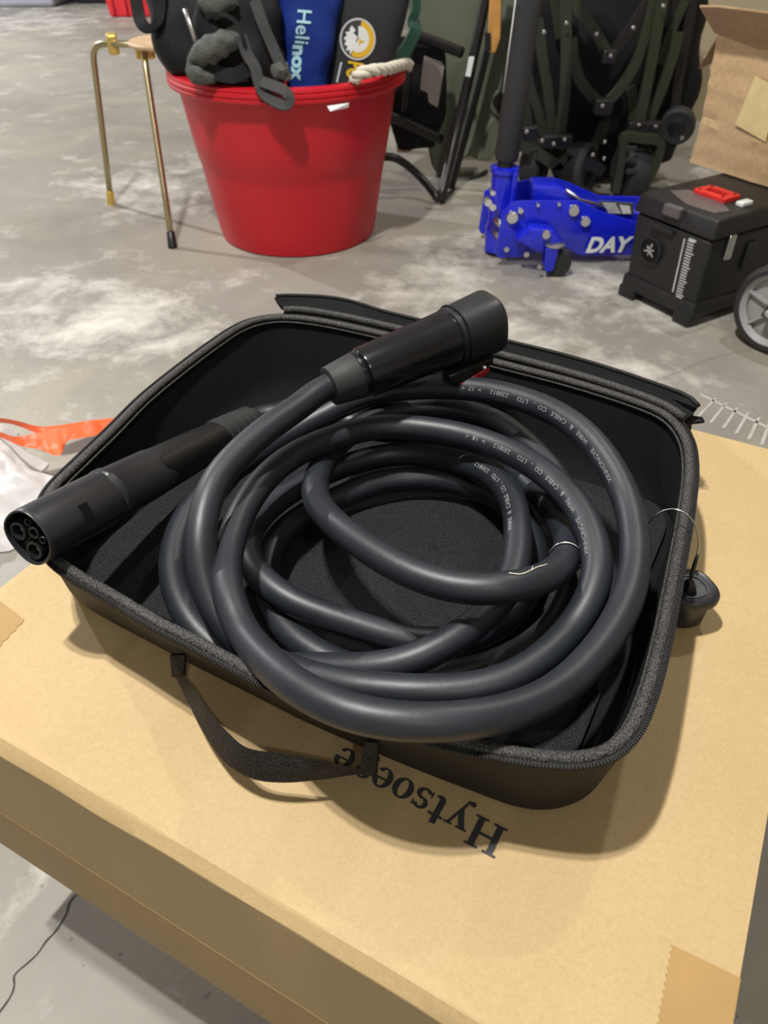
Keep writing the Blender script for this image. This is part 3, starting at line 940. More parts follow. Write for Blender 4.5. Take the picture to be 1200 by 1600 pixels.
# ribbed strain relief
st = MB()
secs = [(-.012, .0095), (0, .0104)]
for k in range(5):
    q = .012 + k * .040
    secs += [(q, .0107 + .0003 * k), (q + .004, .0118 + .0003 * k), (q + .028, .0119 + .0003 * k), (q + .031, .0108 + .0003 * k)]
secs += [(.215, .0122)]
sweep(st, b0, Bx, hu, [(LB * q, r * 1.08, r * 1.08, 2.2, 1) for q, r in secs])
st.build('strain_relief', 'plug_soft', so, smooth=40)

# ------------------------------------------------------------------ dust cap with its wire tether, on the box at the right
cz = ZB + 0.0005
cc = at(1082, 962, cz)
cap = thing('dust_cap', 'black rubber dust cap with a wire tether, on the cardboard beside the case', 'cap', cc)
top = at(1078, 913, ZB + 0.026)
ax = Vector(((top - cc).x * .2, 0, 1)).normalized()
mid = Vector((top.x, top.y - .002, cz))
m = MB()
Uc = Vector((-.3, 1, 0))
sweep(m, mid, Vector((0, 0, 1)), Uc, [(0, .0105, .0105, 2.6, 1), (.0012, .0118, .0118, 2.6, 1), (.017, .0128, .0128, 2.6, 1), (.0185, .0150, .0145, 2.8, 1), (.0195, .0162, .0155, 2.8, 1), (.0235, .0164, .0157, 2.8, 1), (.0255, .0156, .0149, 2.8, 1), (.0262, .0140, .0134, 2.8, 1), (.0252, .0122, .0116, 2.8, 1), (.0250, .0085, .0080, 2.6, 1)])
m.build('cap_body', 'plug_nose', cap, smooth=40)
m = MB()
sweep(m, mid, Vector((0, 0, 1)), Uc, [(.0245, .0098, .0094, 2.6, 1), (.0257, .0096, .0092, 2.6, 1), (.0257, .0090, .0086, 2.6, 1), (.0247, .0088, .0084, 2.6, 1)])
m.build('cap_ring', 'plug_nose', cap, smooth=40)
m = MB()
tc_ = mid + Vector((-.0015, -.001, .0250))
m.hull8([tc_ + Vector(q) for q in ((-.0032, -.005, 0), (.0034, -.006, 0), (.0040, .004, 0), (-.0028, .005, 0), (-.0028, -.003, .007), (.0014, -.0045, .006), (.0020, .001, .0065), (-.0022, .002, .0075))])
m.build('cap_lug', 'plug_satin', cap, bevel=.0008)
wire = [at(1006, 838, .372), at(1010, 825, .378), at(1020, 808, .386), at(1040, 797, .392), at(1060, 797, .395), at(1078, 808, .393), at(1089, 828, .385), at(1092, 850, .374), at(1089, 868, .364)]
MB().tube(catmull(wire, 8), 0.00055, 8).build('tether_wire', 'steel', cap, smooth='all', label='thin bright steel wire')
MB().tube([at(1090, 866, .3645), at(1086, 880, .358), at(1080, 900, .3485), tc_ + Vector((0, .001, .005))], [.0008, .0013, .0012, .0006], 8).build('crimp_sleeve', 'plug_satin', cap, smooth='all')

# ------------------------------------------------------------------ plastic bag on the floor left of the box
bag = thing('plastic_bag', 'crumpled white plastic bag with orange drawstring on the floor left of the box', 'bag', (-0.62, 0.80, 0))
def crumple(p, s, seed):
    q = p * s + Vector((seed, seed * 1.7, 0))
    a = noise.cell_vector(q)
    v = noise.voronoi(q, distance_metric='DISTANCE', exponent=2.5)[0]
    return (v[1] - v[0])
m = MB()
NA, NRD = 140, 46
ctr = Vector((-0.66, 0.815, 0))
vv = []
for j in range(NRD + 1):
    for i in range(NA):
        ang = 2 * math.pi * i / NA
        edge = 0.90 + 0.09 * math.sin(ang * 5 + 1) + 0.06 * math.sin(ang * 11) + .03 * math.sin(ang * 23)
        r = j / NRD
        p = ctr + Vector((math.cos(ang) * 0.225, math.sin(ang) * 0.205, 0)) * (r * edge)
        d = 1 - r * r
        h = 0.095 * d ** 0.7
        h += d ** .5 * (0.085 * (crumple(p, 8, 2.0) - .28) + 0.045 * (crumple(p, 19, 5.0) - .28))
        vv.append(p + Vector((0, 0, max(0.002, h))) + Vector((noise.noise(p * 14), noise.noise(p * 14 + Vector((4, 4, 4))), 0)) * 0.025 * d)
ff = [(j * NA + i, j * NA + (i + 1) % NA, (j + 1) * NA + (i + 1) % NA, (j + 1) * NA + i) for j in range(1, NRD) for i in range(NA)]
ff.append(tuple(NA + i for i in range(NA)))
m.add(vv, ff)
m.build('bag_film', 'bag_white', bag, smooth=25, fix=False)
def strip(top, bot, z_top, z_bot, name='drawstring', n=10):
    A_ = catmull([at(u, v, z) for (u, v), z in zip(top, z_top)], n)
    B_ = catmull([at(u, v, z) for (u, v), z in zip(bot, z_bot)], n)
    k = len(A_)
    mm = MB()
    R = 7
    for r in range(R):
        f_ = r / (R - 1)
        row = []
        for a, b in zip(A_, B_):
            p = a.lerp(b, f_)
            p.z += 0.010 * noise.noise(p * 55) * math.sin(math.pi * f_)
            row.append(p)
        mm.v += [tuple(q) for q in row]
    for r in range(R - 1):
        for i in range(k - 1):
            mm.f.append((r * k + i, r * k + i + 1, (r + 1) * k + i + 1, (r + 1) * k + i))
    return mm.build(name, 'bag_orange', bag, smooth=30, fix=False, label='crinkled orange plastic drawstring')
strip([(-40, 648), (20, 656), (60, 666), (95, 664), (140, 657), (190, 652)], [(-40, 658), (15, 662), (55, 676), (90, 688), (140, 682), (190, 672)], [.07, .06, .05, .04, .03, .02], [.06, .05, .042, .032, .022, .010])
strip([(-40, 670), (0, 675), (25, 682), (60, 676), (95, 668), (110, 672)], [(-40, 684), (0, 684), (30, 696), (62, 702), (92, 712), (104, 690)], [.075] * 6, [.065] * 6)

# ------------------------------------------------------------------ red tub
TC = Vector((-0.209, 1.890, 0))
tub = thing('plastic_tub', 'large red plastic tub with a rope handle, packed with camping bags', 'tub', TC)
RT, RB, HT = 0.256, 0.184, 0.355
def rr(h):
    return RB + (0.236 - RB) * (h / (HT - .027)) ** 1.0
prof = [(0.001, 0.004), (RB - .008, 0.004), (RB - .004, 0.0), (RB, 0.004)]
for k in range(1, 8):
    prof.append((rr((HT - .03) * k / 7 * .54), (HT - .03) * k / 7 * .54))
hs_ = prof[-1][1]
prof += [(rr(hs_) + .0022, hs_ + .004), (rr(hs_ + .06) + .002, hs_ + .06), (rr(HT - .03) + .001, HT - .03)]
# lip with three ridges
prof += [(RT - .004, HT - .029), (RT, HT - .026), (RT + .001, HT - .021), (RT - .0015, HT - .0195), (RT - .0015, HT - .018), (RT + .001, HT - .0165), (RT + .001, HT - .011), (RT - .0015, HT - .0095), (RT - .0015, HT - .008), (RT, HT - .0065), (RT - .001, HT - .002), (RT - .006, HT), (RT - .022, HT), (RT - .026, HT - .004)]
prof += [(rr(HT - .05) - .004, HT - .05), (rr(.05) - .004, .05), (RB - .008, .012), (.001, .012)]
MB().lathe(prof, TC, n=96, caps=False).build('tub_body', 'tub_red', tub, smooth=28)
# twisted rope handle on the rim
rp = [at(553, 131, HT - .01), at(556, 121, HT + .012), at(566, 113, HT + .022), at(585, 110, HT + .022), at(605, 108, HT + .016), at(622, 103, HT + .010), at(634, 100, HT + .004), at(640, 103, HT - .004)]
rp = resample(catmull(rp, 10), 90)
ro = None
for st_ in range(3):
    pts = []
    for i, p in enumerate(rp):
        T = (rp[min(89, i + 1)] - rp[max(0, i - 1)]).normalized()
        N = T.orthogonal() if False else (Vector((0, 0, 1)) - T * T.z).normalized()
        B = T.cross(N)
        t = i * .27 + st_ * 2 * math.pi / 3
        pts.append(p + (N * math.cos(t) + B * math.sin(t)) * .0058)
    MB().tube(pts, .0062, 8).build('rope_strand', 'rope', tub, smooth='all')
q = [at(512, 160, .333), at(546, 155, .333), at(545, 162, .325), at(517, 168, .325)]
MB().prism([p + Vector((0, -.022, -.002)) for p in q], (0, .002, 0)).build('sticker', 'label_white', tub, label='torn white sticker under the lip')

# ------------------------------------------------------------------ bags standing in the tub
def pillow(spine, widths, depths, side_dir, n=28, ex=2.6, lump=0.006, lump_s=16, seed=0, stations=26, keep_in_tub=True):
    P = resample(catmull(spine, 8), stations)
    Wd = [v.x for v in resample(catmull([(w, i, 0) for i, w in enumerate(widths)], 8), stations)]
    Dp = [v.x for v in resample(catmull([(w, i, 0) for i, w in enumerate(depths)], 8), stations)]
    rings = []
    for i, p in enumerate(P):
        T = (P[min(stations - 1, i + 1)] - P[max(0, i - 1)]).normalized()
        X = Vector(side_dir)
        X = (X - T * X.dot(T)).normalized()
        Y = T.cross(X).normalized()
        r = []
        for k in range(n):
            t = 2 * math.pi * k / n
            c, s = math.cos(t), math.sin(t)
            x = Wd[i] * math.copysign(abs(c) ** (2 / ex), c)
            y = Dp[i] * math.copysign(abs(s) ** (2 / ex), s)
            q = p + X * x + Y * y
            d = Vector((noise.noise(q * lump_s + Vector((seed, 0, 0))), noise.noise(q * lump_s + Vector((0, seed + 3, 0))), noise.noise(q * lump_s * 2.3 + Vector((0, 0, seed)))))
            q = q + d * lump
            if keep_in_tub and q.z < HT + .004:
                h = Vector((q.x - TC.x, q.y - TC.y, 0))
                lim = rr(min(q.z, HT - .03)) - .010
                if h.length > lim:
                    h = h.normalized() * lim
                    q = Vector((TC.x + h.x, TC.y + h.y, q.z))
            r.append(q)
        rings.append(r)
    m = MB()
    m.rings(rings)
    return m, P

# far-left black duffel hanging over the rim
g1 = thing('duffel_bag', 'black nylon duffel bag leaning over the left rim of the red tub', 'bag', aty(330, 160, 1.86))
m, _ = pillow([aty(350, 250, 1.84), aty(335, 150, 1.83), aty(305, 75, 1.82), aty(285, 10, 1.84), aty(275, -90, 1.88)], [.07, .10, .085, .075, .07], [.06, .08, .07, .06, .05], (1, 0, 0), lump=.016, lump_s=13, seed=1)
m.build('bag_body', 'black_nylon', g1, smooth=50)
m = MB()
lp = catmull([aty(252, -30, 1.78), aty(250, 10, 1.77), aty(246, 35, 1.76), aty(232, 45, 1.76), aty(220, 34, 1.77), aty(214, 8, 1.78), aty(208, -30, 1.79)], 6)
m.tube(lp, 1.0, prof=[(-.012, -.002), (.012, -.002), (.012, .002), (-.012, .002)], ref=(0, -.5, 1))
m.build('hanging_strap', 'black_nylon', g1, smooth=40, label='broad black strap loop hanging at the left')
MB().tube([aty(289, 14, 1.70), aty(300, 45, 1.69), aty(311, 75, 1.685)], .005, 10).build('pole_tip', 'steel', g1, smooth='all')
# grey and black bag with a mesh pocket
g2 = thing('mesh_bag', 'black bag with grey mesh pocket and drawcord at the front of the red tub', 'bag', aty(380, 150, 1.75))
m, _ = pillow([aty(375, 210, 1.77), aty(372, 120, 1.74), aty(372, 60, 1.74), aty(378, -10, 1.76), aty(385, -90, 1.80)], [.07, .095, .085, .078, .06], [.05, .07, .06, .05, .05], (1, .05, .0), lump=.020, lump_s=15, seed=4)
m.build('bag_body', 'black_nylon', g2, smooth=50)
m, _ = pillow([aty(305, 100, 1.68), aty(325, 80, 1.665), aty(350, 66, 1.66), aty(376, 62, 1.665)], [.016, .022, .02, .008], [.02, .03, .028, .01], (.2, 0, 1), lump=.008, lump_s=30, seed=2)
m.build('mesh_pocket', 'grey_mesh', g2, smooth=50, label='grey mesh pocket')
m, _ = pillow([aty(318, 4, 1.70), aty(342, -2, 1.69), aty(366, -12, 1.69)], [.022, .03, .02], [.02, .02, .02], (0, 0, 1), lump=.008, lump_s=30, seed=5)
m.build('mesh_pocket', 'grey_mesh', g2, smooth=50)
m, _ = pillow([aty(292, 106, 1.66), aty(312, 118, 1.655), aty(336, 122, 1.655)], [.010, .016, .006], [.01, .014, .006], (0, 0, 1), lump=.006, lump_s=40, seed=6)
m.build('mesh_pocket', 'grey_mesh', g2, smooth=50)
m, _ = pillow([aty(424, 108, 1.655), aty(440, 112, 1.65), aty(452, 122, 1.65)], [.010, .016, .008], [.01, .014, .006], (0, 0, 1), lump=.006, lump_s=40, seed=9)
m.build('mesh_pocket', 'grey_mesh', g2, smooth=50)
def strap(pts, w, mat_, parent, name='strap', ref=(0, -1, .3), t=.0025, label=None):
    mm = MB()
    mm.tube(catmull(pts, 8), 1.0, prof=[(-w, -t), (w, -t), (w, t), (-w, t)], ref=ref)
    return mm.build(name, mat_, parent, smooth=40, label=label)
strap([aty(398, 0, 1.675), aty(412, 40, 1.665), aty(425, 70, 1.66), aty(440, 105, 1.65)], .010, 'grey_strap', g2)
strap([aty(322, 28, 1.665), aty(345, 22, 1.655), aty(368, 34, 1.655), aty(380, 60, 1.65), aty(384, 80, 1.65)], .0035, 'black_nylon', g2, 'drawcord')
strap([aty(376, 55, 1.655), aty(386, 85, 1.648), aty(398, 105, 1.642), aty(404, 128, 1.634), aty(412, 146, 1.626), aty(428, 158, 1.618), aty(444, 164, 1.612), aty(452, 155, 1.614), aty(444, 142, 1.62), aty(425, 134, 1.626), aty(408, 128, 1.632)], .0105, 'grey_strap', g2, 'pull_loop', ref=(0.35, -1, .8), label='grey webbing loop hanging over the tub lip')
strap([aty(300, 70, 1.665), aty(330, 108, 1.655), aty(365, 118, 1.655), aty(400, 100, 1.65)], .013, 'black_nylon', g2)

# blue bag
g3 = thing('blue_bag', 'royal blue slim stuff sack with light blue lettering standing in the red tub', 'bag', aty(485, 160, 1.78))
spb = [aty(482, 240, 1.80), aty(482, 130, 1.80), aty(481, 40, 1.80), aty(488, -40, 1.80), aty(492, -120, 1.82)]
m, P3 = pillow(spb, [.03, .035, .052, .064, .05], [.03, .045, .045, .045, .03], (1, 0, 0), ex=3.2, lump=.008, lump_s=22, seed=3)
b3 = m.build('bag_body', 'blue_nylon', g3, smooth=50)

# charcoal bag
g4 = thing('charcoal_bag', 'charcoal grey tall bag with a round white and yellow emblem in the red tub', 'bag', aty(585, 160, 1.85))
spc = [aty(556, 240, 1.84), aty(558, 130, 1.84), aty(572, 50, 1.84), aty(588, -40, 1.84), aty(596, -130, 1.86)]
m, P4 = pillow(spc, [.05, .060, .069, .074, .06], [.05, .06, .06, .06, .04], (1, 0, 0), ex=3.4, lump=.003, lump_s=10, seed=8)
b4 = m.build('bag_body', 'charcoal_nylon', g4, smooth=50)

bpy.context.view_layer.update()
def front_y(o, u, v, default):
    # where the ray through a pixel meets the front of a bag
    dg = bpy.context.evaluated_depsgraph_get()
    d = ray(u, v).normalized()
    mi_ = o.matrix_world.inverted()
    ok, loc, nrm, _ = o.ray_cast(mi_ @ CAM, d)
    return (loc, nrm) if ok else (aty(u, v, default), Vector((0, -1, 0)))
def on_surface(m_uv, o, default, lift):
    # flat print laid on cloth: points given on the photograph, laid on the bag's front
    out = []
    for u, v in m_uv:
        p, n_ = front_y(o, u, v, default)
        out.append(p + Vector((0, -lift, lift * .3)))
    return out
def cloth_text(s, u0, v0, u1, v1, capw, o, parent, material, bold=0.0, name='printed_lettering', default=1.75):
    # letters run from (u0, v0) to (u1, v1); cap height is capw pixels to the reader's up
    v, f = text_verts(s, bold)
    w = max(a for a, b, c in v)
    dx, dy = (u1 - u0) / w, (v1 - v0) / w
    L_ = math.hypot(u1 - u0, v1 - v0)
    ux, uy = (v1 - v0) / L_, -(u1 - u0) / L_
    k_ = capw / 0.70
    pts = [(u0 + a * dx + ux * b * k_, v0 + a * dy + uy * b * k_) for a, b, c in v]
    return MB().add(on_surface(pts, o, default, .0022), f).build(name, material, parent, fix=False, kind='stuff')
cloth_text('Heli', 466, 13, 461, 68, 22, b3, b3, 'label_sky', 0.012)
cloth_text('nox', 459, 70, 455, 126, 20, b3, b3, 'label_sky', 0.045)
# round emblem
def disc_px(cu, cv, rx, ry, a0=0, a1=360, ri=0.0, n=36):
    v, f = [], []
    for i in range(n + 1):
        t = math.radians(a0 + (a1 - a0) * i / n)
        v += [(cu + rx * math.cos(t), cv + ry * math.sin(t)), (cu + rx * ri * math.cos(t), cv + ry * ri * math.sin(t))]
    return v, [(2 * i, 2 * i + 2, 2 * i + 3, 2 * i + 1) for i in range(n)]
def patch(vf, material, lift, name='emblem_piece'):
    v, f = vf
    return MB().add(on_surface(v, b4, 1.78, lift), f).build(name, material, b4, fix=False)
CU, CV, RX, RY = 559, 61.5, 28, 33
em = patch(disc_px(CU, CV, RX, RY), 'label_dark', .0020, 'emblem')
patch(disc_px(CU, CV, RX, RY, ri=.91), 'print_white', .0026)
patch(disc_px(CU + 1, CV, RX * .88, RY * .88, -78, 118, .62), 'label_yellow', .0026)
patch(disc_px(CU + 1, CV, RX * .60, RY * .62, -90, 125), 'label_white', .0028)
leaf = [(550, 40), (556, 48), (552, 52), (559, 58), (556, 66), (560, 74), (552, 78), (547, 86), (546, 78), (541, 80), (543, 72), (538, 70), (541, 64), (537, 60), (542, 56), (540, 50), (546, 50), (547, 44)]
patch((leaf, [tuple(range(len(leaf)))]), 'label_white', .0029)
patch(([(561, 58), (564, 63), (571, 66), (564, 68), (560, 73), (561, 66)], [(0, 1, 2, 3, 4, 5)]), 'label_yellow', .0031)
cloth_text('PO', 546, 95, 541, 122, 22, b4, b4, 'label_yellow', 0.05, default=1.78)
patch(([(532, 97), (535, 97.5), (528, 129), (525, 128.5)], [(0, 1, 2, 3)]), 'print_white', .0024, 'printed_line')
# green strap behind it
g5 = thing('green_strap', 'green nylon strap beside the charcoal bag at the right of the tub', 'strap', aty(630, 110, 1.9))
strap([aty(604, 118, 1.90), aty(616, 100, 1.91), aty(634, 78, 1.92), aty(648, 50, 1.93), aty(650, 36, 1.94)], .013, 'green_nylon', g5, 'webbing', ref=(.5, -1, .4))
strap([aty(650, 45, 1.935), aty(643, 34, 1.945), aty(650, 15, 1.95), aty(649, -20, 1.96)], .010, 'green_nylon', g5, 'webbing', ref=(.5, -1, .4))

# ------------------------------------------------------------------ tripod side table at the left
st = thing('side_table', 'small tripod table with brass tube legs and a wooden top, left of the red tub', 'table', (-0.58, 1.95, 0))
ZL = .368
def leg(foot_px, bend_px, inner_px, foot_mat):
    f_ = at(*foot_px, 0.0)
    b_ = at(*bend_px, ZL)
    i_ = at(*inner_px, ZL + .004)
    d1 = (b_ - f_).normalized()
    d2 = (i_ - b_).normalized()
    pts = [f_ + d1 * .012] + [f_ + d1 * ((b_ - f_).length * k_) for k_ in (.3, .6, .88)]
    for k_ in range(7):
        t = k_ / 6
        pts.append((b_ - d1 * .035) * (1 - t) ** 2 + b_ * 2 * t * (1 - t) + (b_ + d2 * .035) * t * t)
    pts.append(i_)
    L0 = MB().tube(pts, .0075, 12).build('leg', 'brass', st, smooth='all')
    MB().lathe([(.006, 0), (.011, 0), (.0105, .012), (.0095, .034), (.008, .036)], f_, d1, 14).build('foot', foot_mat, L0, smooth=40)
leg((174, 319), (143, 68), (245, 70), 'brass_fitting')
leg((270, 387), (224, 82), (240, 62), 'black_paint')
leg((362, 262), (300, 58), (265, 66), 'black_paint')
wc = at(262, 66, ZL + .012)
m = MB()
m.lathe([(.001, -.006), (.080, -.006), (.086, -.003), (.087, .002), (.084, .005), (.001, .006)], wc, n=40)
m.build('table_top', 'wood_light', st, smooth=40, label='round pale wooden top')
for c_, sz in ((at(176, 68, ZL), (.024, .040, .042)), (at(226, 80, ZL - .008), (.042, .03, .030))):
    MB().box(c_, sz, (1, .3, 0), (-.3, 1, 0)).build('clamp', 'brass_fitting', st, bevel=.005)

# ------------------------------------------------------------------ things far off at the top left
to = thing('storage_tote', 'grey blue plastic storage tote on the far floor at the top left', 'tote', at(20, 12, 0))
c0 = at(85, 11, 0)
m = MB()
x1, y0 = c0.x, c0.y
m.hull8([(x1 - .75, y0 - .05, 0), (x1, y0, 0), (x1 + .03, y0 + .42, 0), (x1 - .72, y0 + .4, 0), (x1 - .79, y0 - .08, .30), (x1 + .03, y0 - .03, .30), (x1 + .06, y0 + .46, .30), (x1 - .76, y0 + .44, .30)])
m.build('tote_body', 'tote_grey', to, bevel=.02)
MB().box((x1 - .365, y0 + .2, .312), (.88, .56, .026), (1, .06, 0), (-.06, 1, 0)).build('tote_lid', 'tote_grey', to, bevel=.008)
dk = thing('dark_bin', 'dark low plastic bin on the far floor beside the grey tote', 'bin', at(115, 5, 0))
c1 = at(124, 6, 0) + Vector((.08, 0, 0))
MB().hull8([c1 + Vector(q) for q in ((-.10, 0, 0), (.13, .02, 0), (.13, .3, 0), (-.10, .3, 0), (-.12, -.02, .2), (.15, 0, .2), (.15, .32, .2), (-.12, .32, .2))]).build('bin_body', 'black_paint', dk, bevel=.015)
MB().box(c1 + Vector((.015, .15, .205)), (.29, .36, .012)).build('bin_rim', 'black_paint', dk, bevel=.004)
rd = thing('red_crate', 'red plastic crate on the far floor behind the side table', 'crate', at(190, 26, 0))
c2 = at(192, 27, 0)
m = MB()
m.hull8([c2 + Vector(q) for q in ((-.075, 0, 0.0), (.22, 0, 0.0), (.22, .28, 0.0), (-.075, .28, 0.0), (-.10, -.01, .22), (.25, -.01, .22), (.25, .3, .22), (-.10, .3, .22))])
m.build('crate_body', 'red_plastic', rd, bevel=.012)
for k_ in range(4):
    MB().box(c2 + Vector((-.05 + k_ * .075, -.008, .09)), (.016, .016, .16)).build('crate_rib', 'red_plastic', rd, bevel=.004)

# ------------------------------------------------------------------ folded camp chair between the tub and the jack
ch = thing('camp_chair', 'folded black metal camp chair leaning behind the red tub', 'chair', at(690, 315, 0))
def rod(pts, r, mat_='black_paint', name='frame_tube', parent=ch, n=12):
    return MB().tube(catmull(pts, 6), r, n).build(name, mat_, parent, smooth='all')
rod([at(688, 314, .01), aty(712, 210, 2.16), aty(735, 110, 2.18), aty(762, -20, 2.20), aty(772, -80, 2.21)], .013)
rod([aty(703, 300, 2.20), aty(730, 200, 2.22), aty(756, 100, 2.24), aty(778, 0, 2.26), aty(786, -60, 2.27)], .010)
rod([aty(590, 245, 2.1), aty(620, 248, 2.1), aty(655, 275, 2.11), at(686, 313, .012)], .010)
rod([aty(604, 178, 2.14), aty(640, 195, 2.15), aty(690, 218, 2.17)], .012)
rod([aty(640, 52, 2.14), aty(680, 66, 2.16), aty(722, 82, 2.18)], .013)
rod([aty(650, 30, 2.2), aty(640, 100, 2.19), aty(632, 175, 2.18)], .010)
rod([at(688, 312, .012), aty(720, 292, 2.24), aty(760, 268, 2.32)], .007)
m, _ = pillow([aty(660, 60, 2.20), aty(655, 120, 2.2), aty(650, 200, 2.2), aty(650, 232, 2.2)], [.055, .07, .075, .05], [.01, .014, .014, .008], (1, .1, .2), lump=.006, seed=3, keep_in_tub=False)
m.build('seat_fabric', 'black_nylon', ch, smooth=50)
q = [aty(663, 88, 2.11), aty(690, 98, 2.11), aty(694, 104, 2.115), aty(684, 168, 2.115), aty(670, 160, 2.11), aty(668, 145, 2.11), aty(657, 140, 2.11), aty(660, 112, 2.11)]
MB().prism(q, (0, .006, 0)).build('hanging_tag', 'grey_cloth', ch, label='grey cloth tag')
q = [aty(733, 89, 2.13), aty(741, 89, 2.13), aty(735, 120, 2.13), aty(727, 119, 2.13)]
MB().prism(q, (0, .006, 0)).build('white_label', 'label_white', ch)
q = [aty(768, -30, 2.16), aty(784, -30, 2.16), aty(782, 60, 2.15), aty(774, 84, 2.15), aty(762, 82, 2.15), aty(764, 40, 2.15)]
MB().prism(q, (0, .025, 0)).build('armrest', 'wood_arm', ch, bevel=.004, label='light wooden armrest')
MB().prism([aty(759, 52, 2.145), aty(767, 52, 2.145), aty(767, 80, 2.145), aty(759, 80, 2.145)], (0, .02, 0)).build('arm_bracket', 'black_paint', ch)

# olive panel leaning behind the chair
op = thing('folded_table', 'olive green folded table with a grip hole leaning behind the camp chair', 'panel', at(740, 250, 0))
outl = [(648, -60), (830, -60), (815, 60), (792, 150), (775, 240), (752, 252), (732, 246), (712, 262), (690, 272), (672, 250), (655, 120)]
def lean(u, v):
    return aty(u, v, 2.36 + .10 * (60 - min(v, 250)) / 300)
m = MB()
m.prism([lean(p.x, p.y) for p in catmull([(a, b, 0) for a, b in outl], 5, True)], (0, .03, .01))
m.build('panel_board', 'olive_panel', op, bevel=.006)
gh = [lean(u, v) + Vector((0, -.010, 0)) for u, v in ((772, 148), (782, 140), (790, 150), (790, 168), (782, 180), (770, 170), (767, 158))]
MB().tube(catmull(gh, 6, True), .006, 8, closed=True, ref=(0, 1, 0)).build('grip_rim', 'olive_panel', op, smooth='all')
MB().prism([p + Vector((0, .004, 0)) for p in catmull(gh, 4, True)], (0, .004, 0)).build('grip_hole_shade', 'plug_dark', op)  # dark plate laid on the uncut board, painted as the shade inside a hole
ft = lean(715, 268)
MB().box((ft.x, ft.y + .02, ft.z / 2), (.12, .04, max(.02, ft.z))).build('panel_foot', 'olive_panel', op, bevel=.004)
# brown wooden leg glimpsed between the tub and the chair
wl = thing('wooden_post', 'short brown wooden post on the floor behind the red tub', 'post', at(628, 235, 0))
c3 = at(630, 236, 0)
m = MB()
m.hull8([c3 + Vector(q) for q in ((-.02, -.015, 0), (.02, -.015, 0), (.02, .02, 0), (-.02, .02, 0), (-.03, -.015, .30), (.022, -.015, .30), (.022, .02, .30), (-.03, .02, .30))])
m.build('post_body', 'wood_brown' if 'wood_brown' in MATS else 'kraft_inside', wl, bevel=.003)

# ------------------------------------------------------------------ blue floor jack
jk = thing('floor_jack', 'blue steel floor jack with a black foam handle beside the red tub', 'jack', at(860, 415, 0))
Y0, Y1 = 1.652, 1.822                                   # near and far side plates
def plate(px_list, y, th, name, dy=0.0):
    P = [aty(u, v, y + dy * (u - 780) / 220) for u, v in px_list]
    return MB().prism(P, (0, th, 0)).build(name, 'jack_blue', jk, bevel=.002, smooth=30)
near = plate([(779, 404), (773, 395), (786, 330), (800, 316), (812, 314), (905, 314), (938, 330), (1010, 352), (1080, 372), (1080, 400), (985, 399), (905, 399), (870, 380), (846, 392), (812, 402)], Y0, .006, 'side_plate', .03)
# recessed dark gap is the room between the plates; the far plate
plate([(752, 366), (748, 358), (757, 300), (772, 290), (830, 280), (865, 278), (890, 286), (935, 306), (1010, 308), (1060, 325), (1060, 366), (880, 366)], Y1, .006, 'side_plate', .03)
def jp(u, v, y):
    return aty(u, v, y)
# lifting arm and top deck
arm = [jp(818, 316, 1.70), jp(830, 284, 1.76), jp(872, 288, 1.76), jp(915, 312, 1.76), jp(1010, 318, 1.76), jp(1060, 330, 1.76), jp(1060, 348, 1.70), jp(960, 338, 1.70), jp(905, 318, 1.70)]
MB().prism([Vector((p.x, 1.695, p.z)) for p in [aty(832, 318, 1.70), aty(835, 292, 1.70), aty(872, 292, 1.70), aty(915, 318, 1.70), aty(1060, 344, 1.70), aty(1060, 358, 1.70), aty(900, 345, 1.70)]], (0, .075, 0)).build('lifting_arm', 'jack_blue', jk, bevel=.003, smooth=30)
MB().tube([jp(884, 296, 1.69), jp(905, 312, 1.688), jp(955, 325, 1.69)], .0035, 8).build('release_rod', 'steel', jk, smooth='all')
MB().prism([jp(936, 315, 1.688), jp(990, 318, 1.692), jp(990, 336, 1.692), jp(955, 335, 1.688)], (0, .002, .001)).build('warning_decal', 'label_dark', jk)
for k_ in range(5):
    a_, b_ = jp(942 + k_ * 2, 318 + k_ * 3.4, 1.686), jp(962 + k_ * 2, 319 + k_ * 3.4, 1.687)
    MB().tube([a_, b_], .0012, 5).build('decal_line', 'print_white', jk)
MB().prism([jp(968, 320, 1.687), jp(984, 322, 1.687), jp(986, 334, 1.687), jp(973, 334, 1.687)], (0, .001, 0)).build('decal_symbol', 'print_white', jk)
# handle socket and cross members
hx = aty(790, 268, 1.735)
MB().lathe([(.001, 0), (.030, 0), (.031, .05), (.027, .06), (.027, .165), (.031, .168), (.031, .178), (.024, .180), (.001, .180)], Vector((hx.x - .002, 1.735, .01)), n=28).build('handle_socket', 'jack_blue', jk, smooth=35)
MB().box((hx.x + .018, 1.716, .11), (.012, .02, .15)).build('socket_web', 'jack_blue', jk, bevel=.003)
h0, h1 = Vector((hx.x - .002, 1.735, .185)), aty(829, -20, 1.75)
MB().tube([h0 - Vector((0, 0, .01)), h0.lerp(h1, .06)], .018, 16).build('handle_shaft', 'black_paint', jk, smooth=40)
hd_ = (h1 - h0).normalized()
MB().tube([h0.lerp(h1, .05), h0.lerp(h1, .07), h0.lerp(h1, .5), h1, h1 + hd_ * .35], [.022, .0255, .0255, .0255, .0255], 24).build('handle_foam', 'foam_black', jk, smooth=40)
MB().tube([h0.lerp(h1, .45) + Vector((-.0255, -.004, 0)), h1 + Vector((-.0255, -.004, 0))], .0016, 6).build('foam_seam', 'print_white', jk, smooth='all')
for u0, v0, u1, v1, r_ in ((764, 328, 783, 352, .0065), (762, 345, 780, 372, .005)):
    MB().tube([aty(u0, v0, Y1 - .01), aty(u1, v1, Y0 + .01)], r_, 12).build('cross_bar', 'steel', jk, smooth='all')
